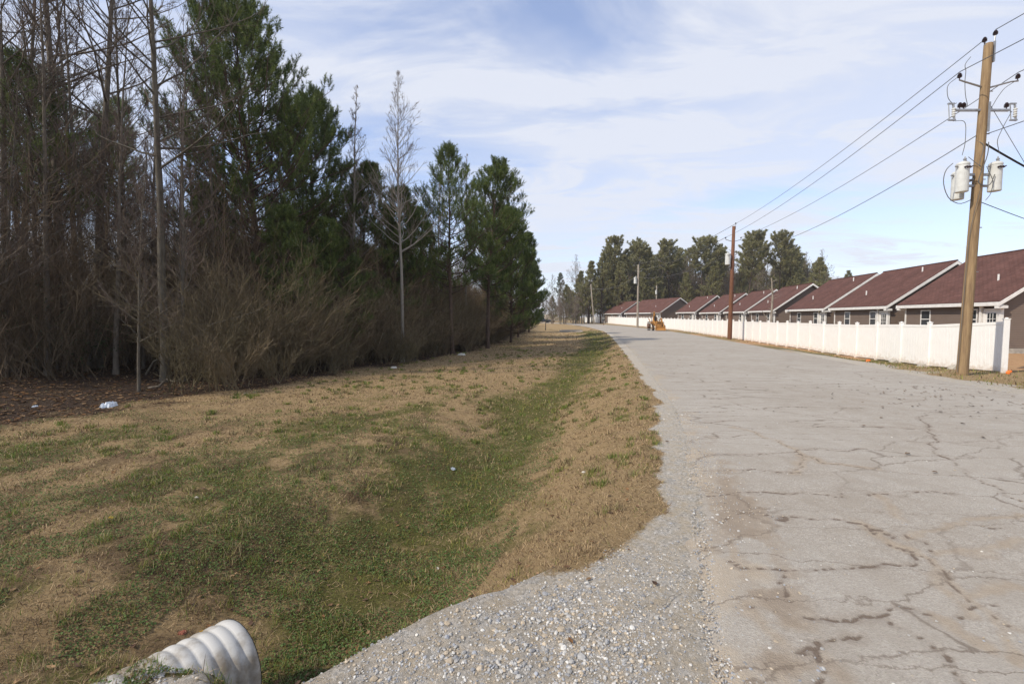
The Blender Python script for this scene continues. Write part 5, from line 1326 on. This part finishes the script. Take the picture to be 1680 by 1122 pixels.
# gravel
phi = (1+5**.5)/2
ico = np.array([(-1,phi,0),(1,phi,0),(-1,-phi,0),(1,-phi,0),(0,-1,phi),(0,1,phi),(0,-1,-phi),(0,1,-phi),(phi,0,-1),(phi,0,1),(-phi,0,-1),(-phi,0,1)]); ico /= np.linalg.norm(ico[0])
icf = np.array([(0,11,5),(0,5,1),(0,1,7),(0,7,10),(0,10,11),(1,5,9),(5,11,4),(11,10,2),(10,7,6),(7,1,8),(3,9,4),(3,4,2),(3,2,6),(3,6,8),(3,8,9),(4,9,5),(2,4,11),(6,2,10),(8,6,7),(9,8,1)])
def stones(X, Y, Z, s, name, label):
    n = len(X); sc = rs.uniform(.6,1.25,(n,1,3))*np.array([1,1,.62]); V = ico[None]*sc*rs.uniform(.82,1.15,(n,12,1))*s[:,None,None]
    a = rs.rand(n)*6.283; c_, s_ = np.cos(a)[:,None], np.sin(a)[:,None]
    x = V[:,:,0]*c_-V[:,:,1]*s_; y = V[:,:,0]*s_+V[:,:,1]*c_
    V = np.stack([x+X[:,None], y+Y[:,None], V[:,:,2]+(Z+s*.2)[:,None]], 2).reshape(-1,3)
    F = (icf[None]+(np.arange(n)*12)[:,None,None]).reshape(-1,3)
    base = np.array([(.36,.35,.33),(.25,.25,.25),(.52,.50,.46),(.56,.53,.47),(.42,.35,.26),(.31,.32,.34)])
    c = base[rs.choice(6, size=n, p=[.28,.16,.18,.03,.24,.11])]*rs.uniform(.8,1.2,(n,1))
    o = link(name, npmesh(name, V, [F], {'col': np.repeat(c,12,0)}), m_stone); tag(o, label, 'gravel', kind='stuff')
X, Y = sample(150000, 1.7, 12, -1.25, .75, 1.75); m = masks(X,Y); dr = poly_dist(X,Y,LSC); pat = fbm(X,Y,.55,3,601); dgs = poly_dist(X,Y,GRAVEL); slope_ = sstep(.16,.0,dgs)*(X > -1.4)*(X < .6)*(Y < 3.4)
heap = np.exp(-(((X-.1)/.9)**2+((Y-2.5)/.55)**2)) + .7*np.exp(-((X+2.1)/.5)**2)
ok = (m['grav'] > .35) & (dr < .25) & (rs.rand(len(X)) < np.clip((pat-.36)*3+heap*.8, .10, 1)*(1-.8*slope_)); X, Y = X[ok], Y[ok]; n = len(X)
hp = heap[ok]; s = np.exp(rs.normal(size=n)*.38)*(.0042+.0032*np.clip(hp,0,1))*np.interp(Y,[2,6,12],[1,1.2,2.0])
stones(X, Y, height(X,Y), s, 'gravel', 'loose grey and white gravel heaped along the road shoulder')
X, Y = sample(90000, 1.8, 9, -.1, 1.15, 1.9); dr = poly_dist(X,Y,LSC); ok = (dr > -.1) & (rs.rand(len(X)) < np.clip(np.exp(-np.clip(dr-.9*(fbm(X,Y,.6,3,18)-.38),0,9)/.16)*.9+.03*(fbm(X,Y,.4,3,8)>.5),0,1)); X, Y = X[ok], Y[ok]
stones(X, Y, np.full(len(X),.003), .0042*np.exp(rs.normal(size=len(X))*.45), 'road_grit', 'fine grit scattered over the asphalt')

# ------------------------------------------------------------------ litter and small things
def crumple(name, loc, s, m, label, cat, seed, flat=.4):
    r_ = RS(seed); n = 14; g = np.linspace(-1,1,n); A_, B_ = np.meshgrid(g,g); Zc = r_.rand(n,n)*flat; Zc[0]=Zc[-1]=0; Zc[:,0]=Zc[:,-1]=0
    Xc = A_*(1+.25*r_.normal(size=(n,n))*.4)*(1-.35*np.abs(B_)); Yc = B_*.6*(1+.2*r_.normal(size=(n,n))*.4)
    V, F = grid_mesh(Xc*s, Yc*s, (Zc+.12*(1-A_**2)*(1-B_**2)*4*flat)*s); o = link(name, npmesh(name, V, [F]), m); o.location = loc; o.rotation_euler = (0,0,r_.rand()*6)
    so = o.modifiers.new('thick','SOLIDIFY'); so.thickness = .002; tag(o, label, cat)
def gp(X_, Yd): x = px(X_, Yd); return (x, Yd, gzz(x, Yd)+.01)
m_bag = mat('white_plastic_film', (.62,.66,.70), .35); m_paper = mat('pale_paper', (.60,.57,.50), .8); m_yel = mat('yellow_plastic', (.75,.48,.03), .5); m_redb = mat('faded_red_scrap', (.32,.12,.08), .8); m_greyf = mat('grey_foil', (.36,.40,.45), .4)
crumple('plastic_bag', gp(173,10.4), .20, m_bag, 'crumpled bluish white plastic bag lying at the edge of the wood', 'plastic bag', 1)
crumple('paper_scrap', gp(50,10.2), .06, m_bag, 'tiny white scrap to the left of the plastic bag', 'litter', 2)
crumple('plastic_wrapper', gp(742,7.2), .055, m_greyf, 'small blue-grey wrapper on the green bank of the ditch', 'litter', 3)
crumple('paper_scrap', gp(757,25.0), .22, m_paper, 'pale crumpled paper near the foot of the pines', 'litter', 4)
crumple('paper_scrap', gp(645,18.6), .14, m_paper, 'off-white scrap at the foot of the pale slender tree', 'litter', 5)
crumple('yellow_scrap', gp(167,4.75), .028, m_yel, 'bright yellow scrap in the middle of the left lawn', 'litter', 6)
crumple('yellow_scrap', gp(312,3.45), .022, m_yel, 'bright yellow scrap just above the culvert pipe', 'litter', 7)
crumple('red_scrap', gp(278,3.40), .035, m_redb, 'faded red scrap left of the yellow one above the culvert pipe', 'litter', 8)
crumple('paper_scrap', gp(960,5.9), .030, m_paper, 'white scrap on the straw-coloured bank beside the gravel', 'litter', 9)
crumple('paper_scrap', gp(312,5.3), .025, m_paper, 'white scrap near the centre of the left lawn', 'litter', 10)
crumple('paper_scrap', gp(715,4.5), .022, m_paper, 'pale scrap low on the ditch bank above the gravel edge', 'litter', 11)
def stick(p, q, r, label, seed):
    r_ = RS(seed); p, q = np.array(p, float), np.array(q, float); P_ = np.array([p+(q-p)*t_+r_.normal(size=3)*.03*np.linalg.norm(q-p) for t_ in np.linspace(0,1,6)])
    b = MB(); b.tube(P_, np.linspace(r,r*.4,6), 6); d_ = q-p; mpt = P_[3]; b.tube([mpt, mpt+np.array([d_[1],-d_[0],.1])*.25], [r*.5,r*.2], 5)
    o = b.build('fallen_branch', m_bark_pale if r < .025 else m_bark_grey); tag(o, label, 'branch')
stick(gp(382,12.2), gp(424,12.6), .02, 'thin pale fallen stick at the grass edge left of the thicket', 1)
a_, b_ = gp(232,13.0), gp(268,12.6); stick(a_, (b_[0]+.5,b_[1],b_[2]+.25), .035, 'bent broken branch lying on the leaf litter', 2)
a_ = gp(300,14.0); stick((a_[0]-1.5,a_[1],a_[2]+.2), (a_[0]+2.6,a_[1]+.3,a_[2]+2.6), .028, 'broken bough slanting up out of the brush', 3)
stick(gp(1094,2.75)[:2]+(.012,), gp(1122,2.9)[:2]+(.012,), .003, 'tiny dark twig lying on the gravel shoulder', 4)

# ------------------------------------------------------------------ thin haze
hb = MB(); hb.box((0,0,16.5),(5300,5300,38)); hm = bpy.data.materials.new('haze'); hm.use_nodes = True; t = hm.node_tree; t.nodes.clear()
pv = t.nodes.new('ShaderNodeVolumePrincipled'); pv.inputs['Color'].default_value = (.93,.95,1,1); pv.inputs['Density'].default_value = 0.00035; pv.inputs['Anisotropy'].default_value = .2
oo = t.nodes.new('ShaderNodeOutputMaterial'); t.links.new(pv.outputs[0], oo.inputs['Volume'])
hz_ = hb.build('haze', hm); tag(hz_, 'thin pale haze over the far trees', 'haze', kind='stuff')
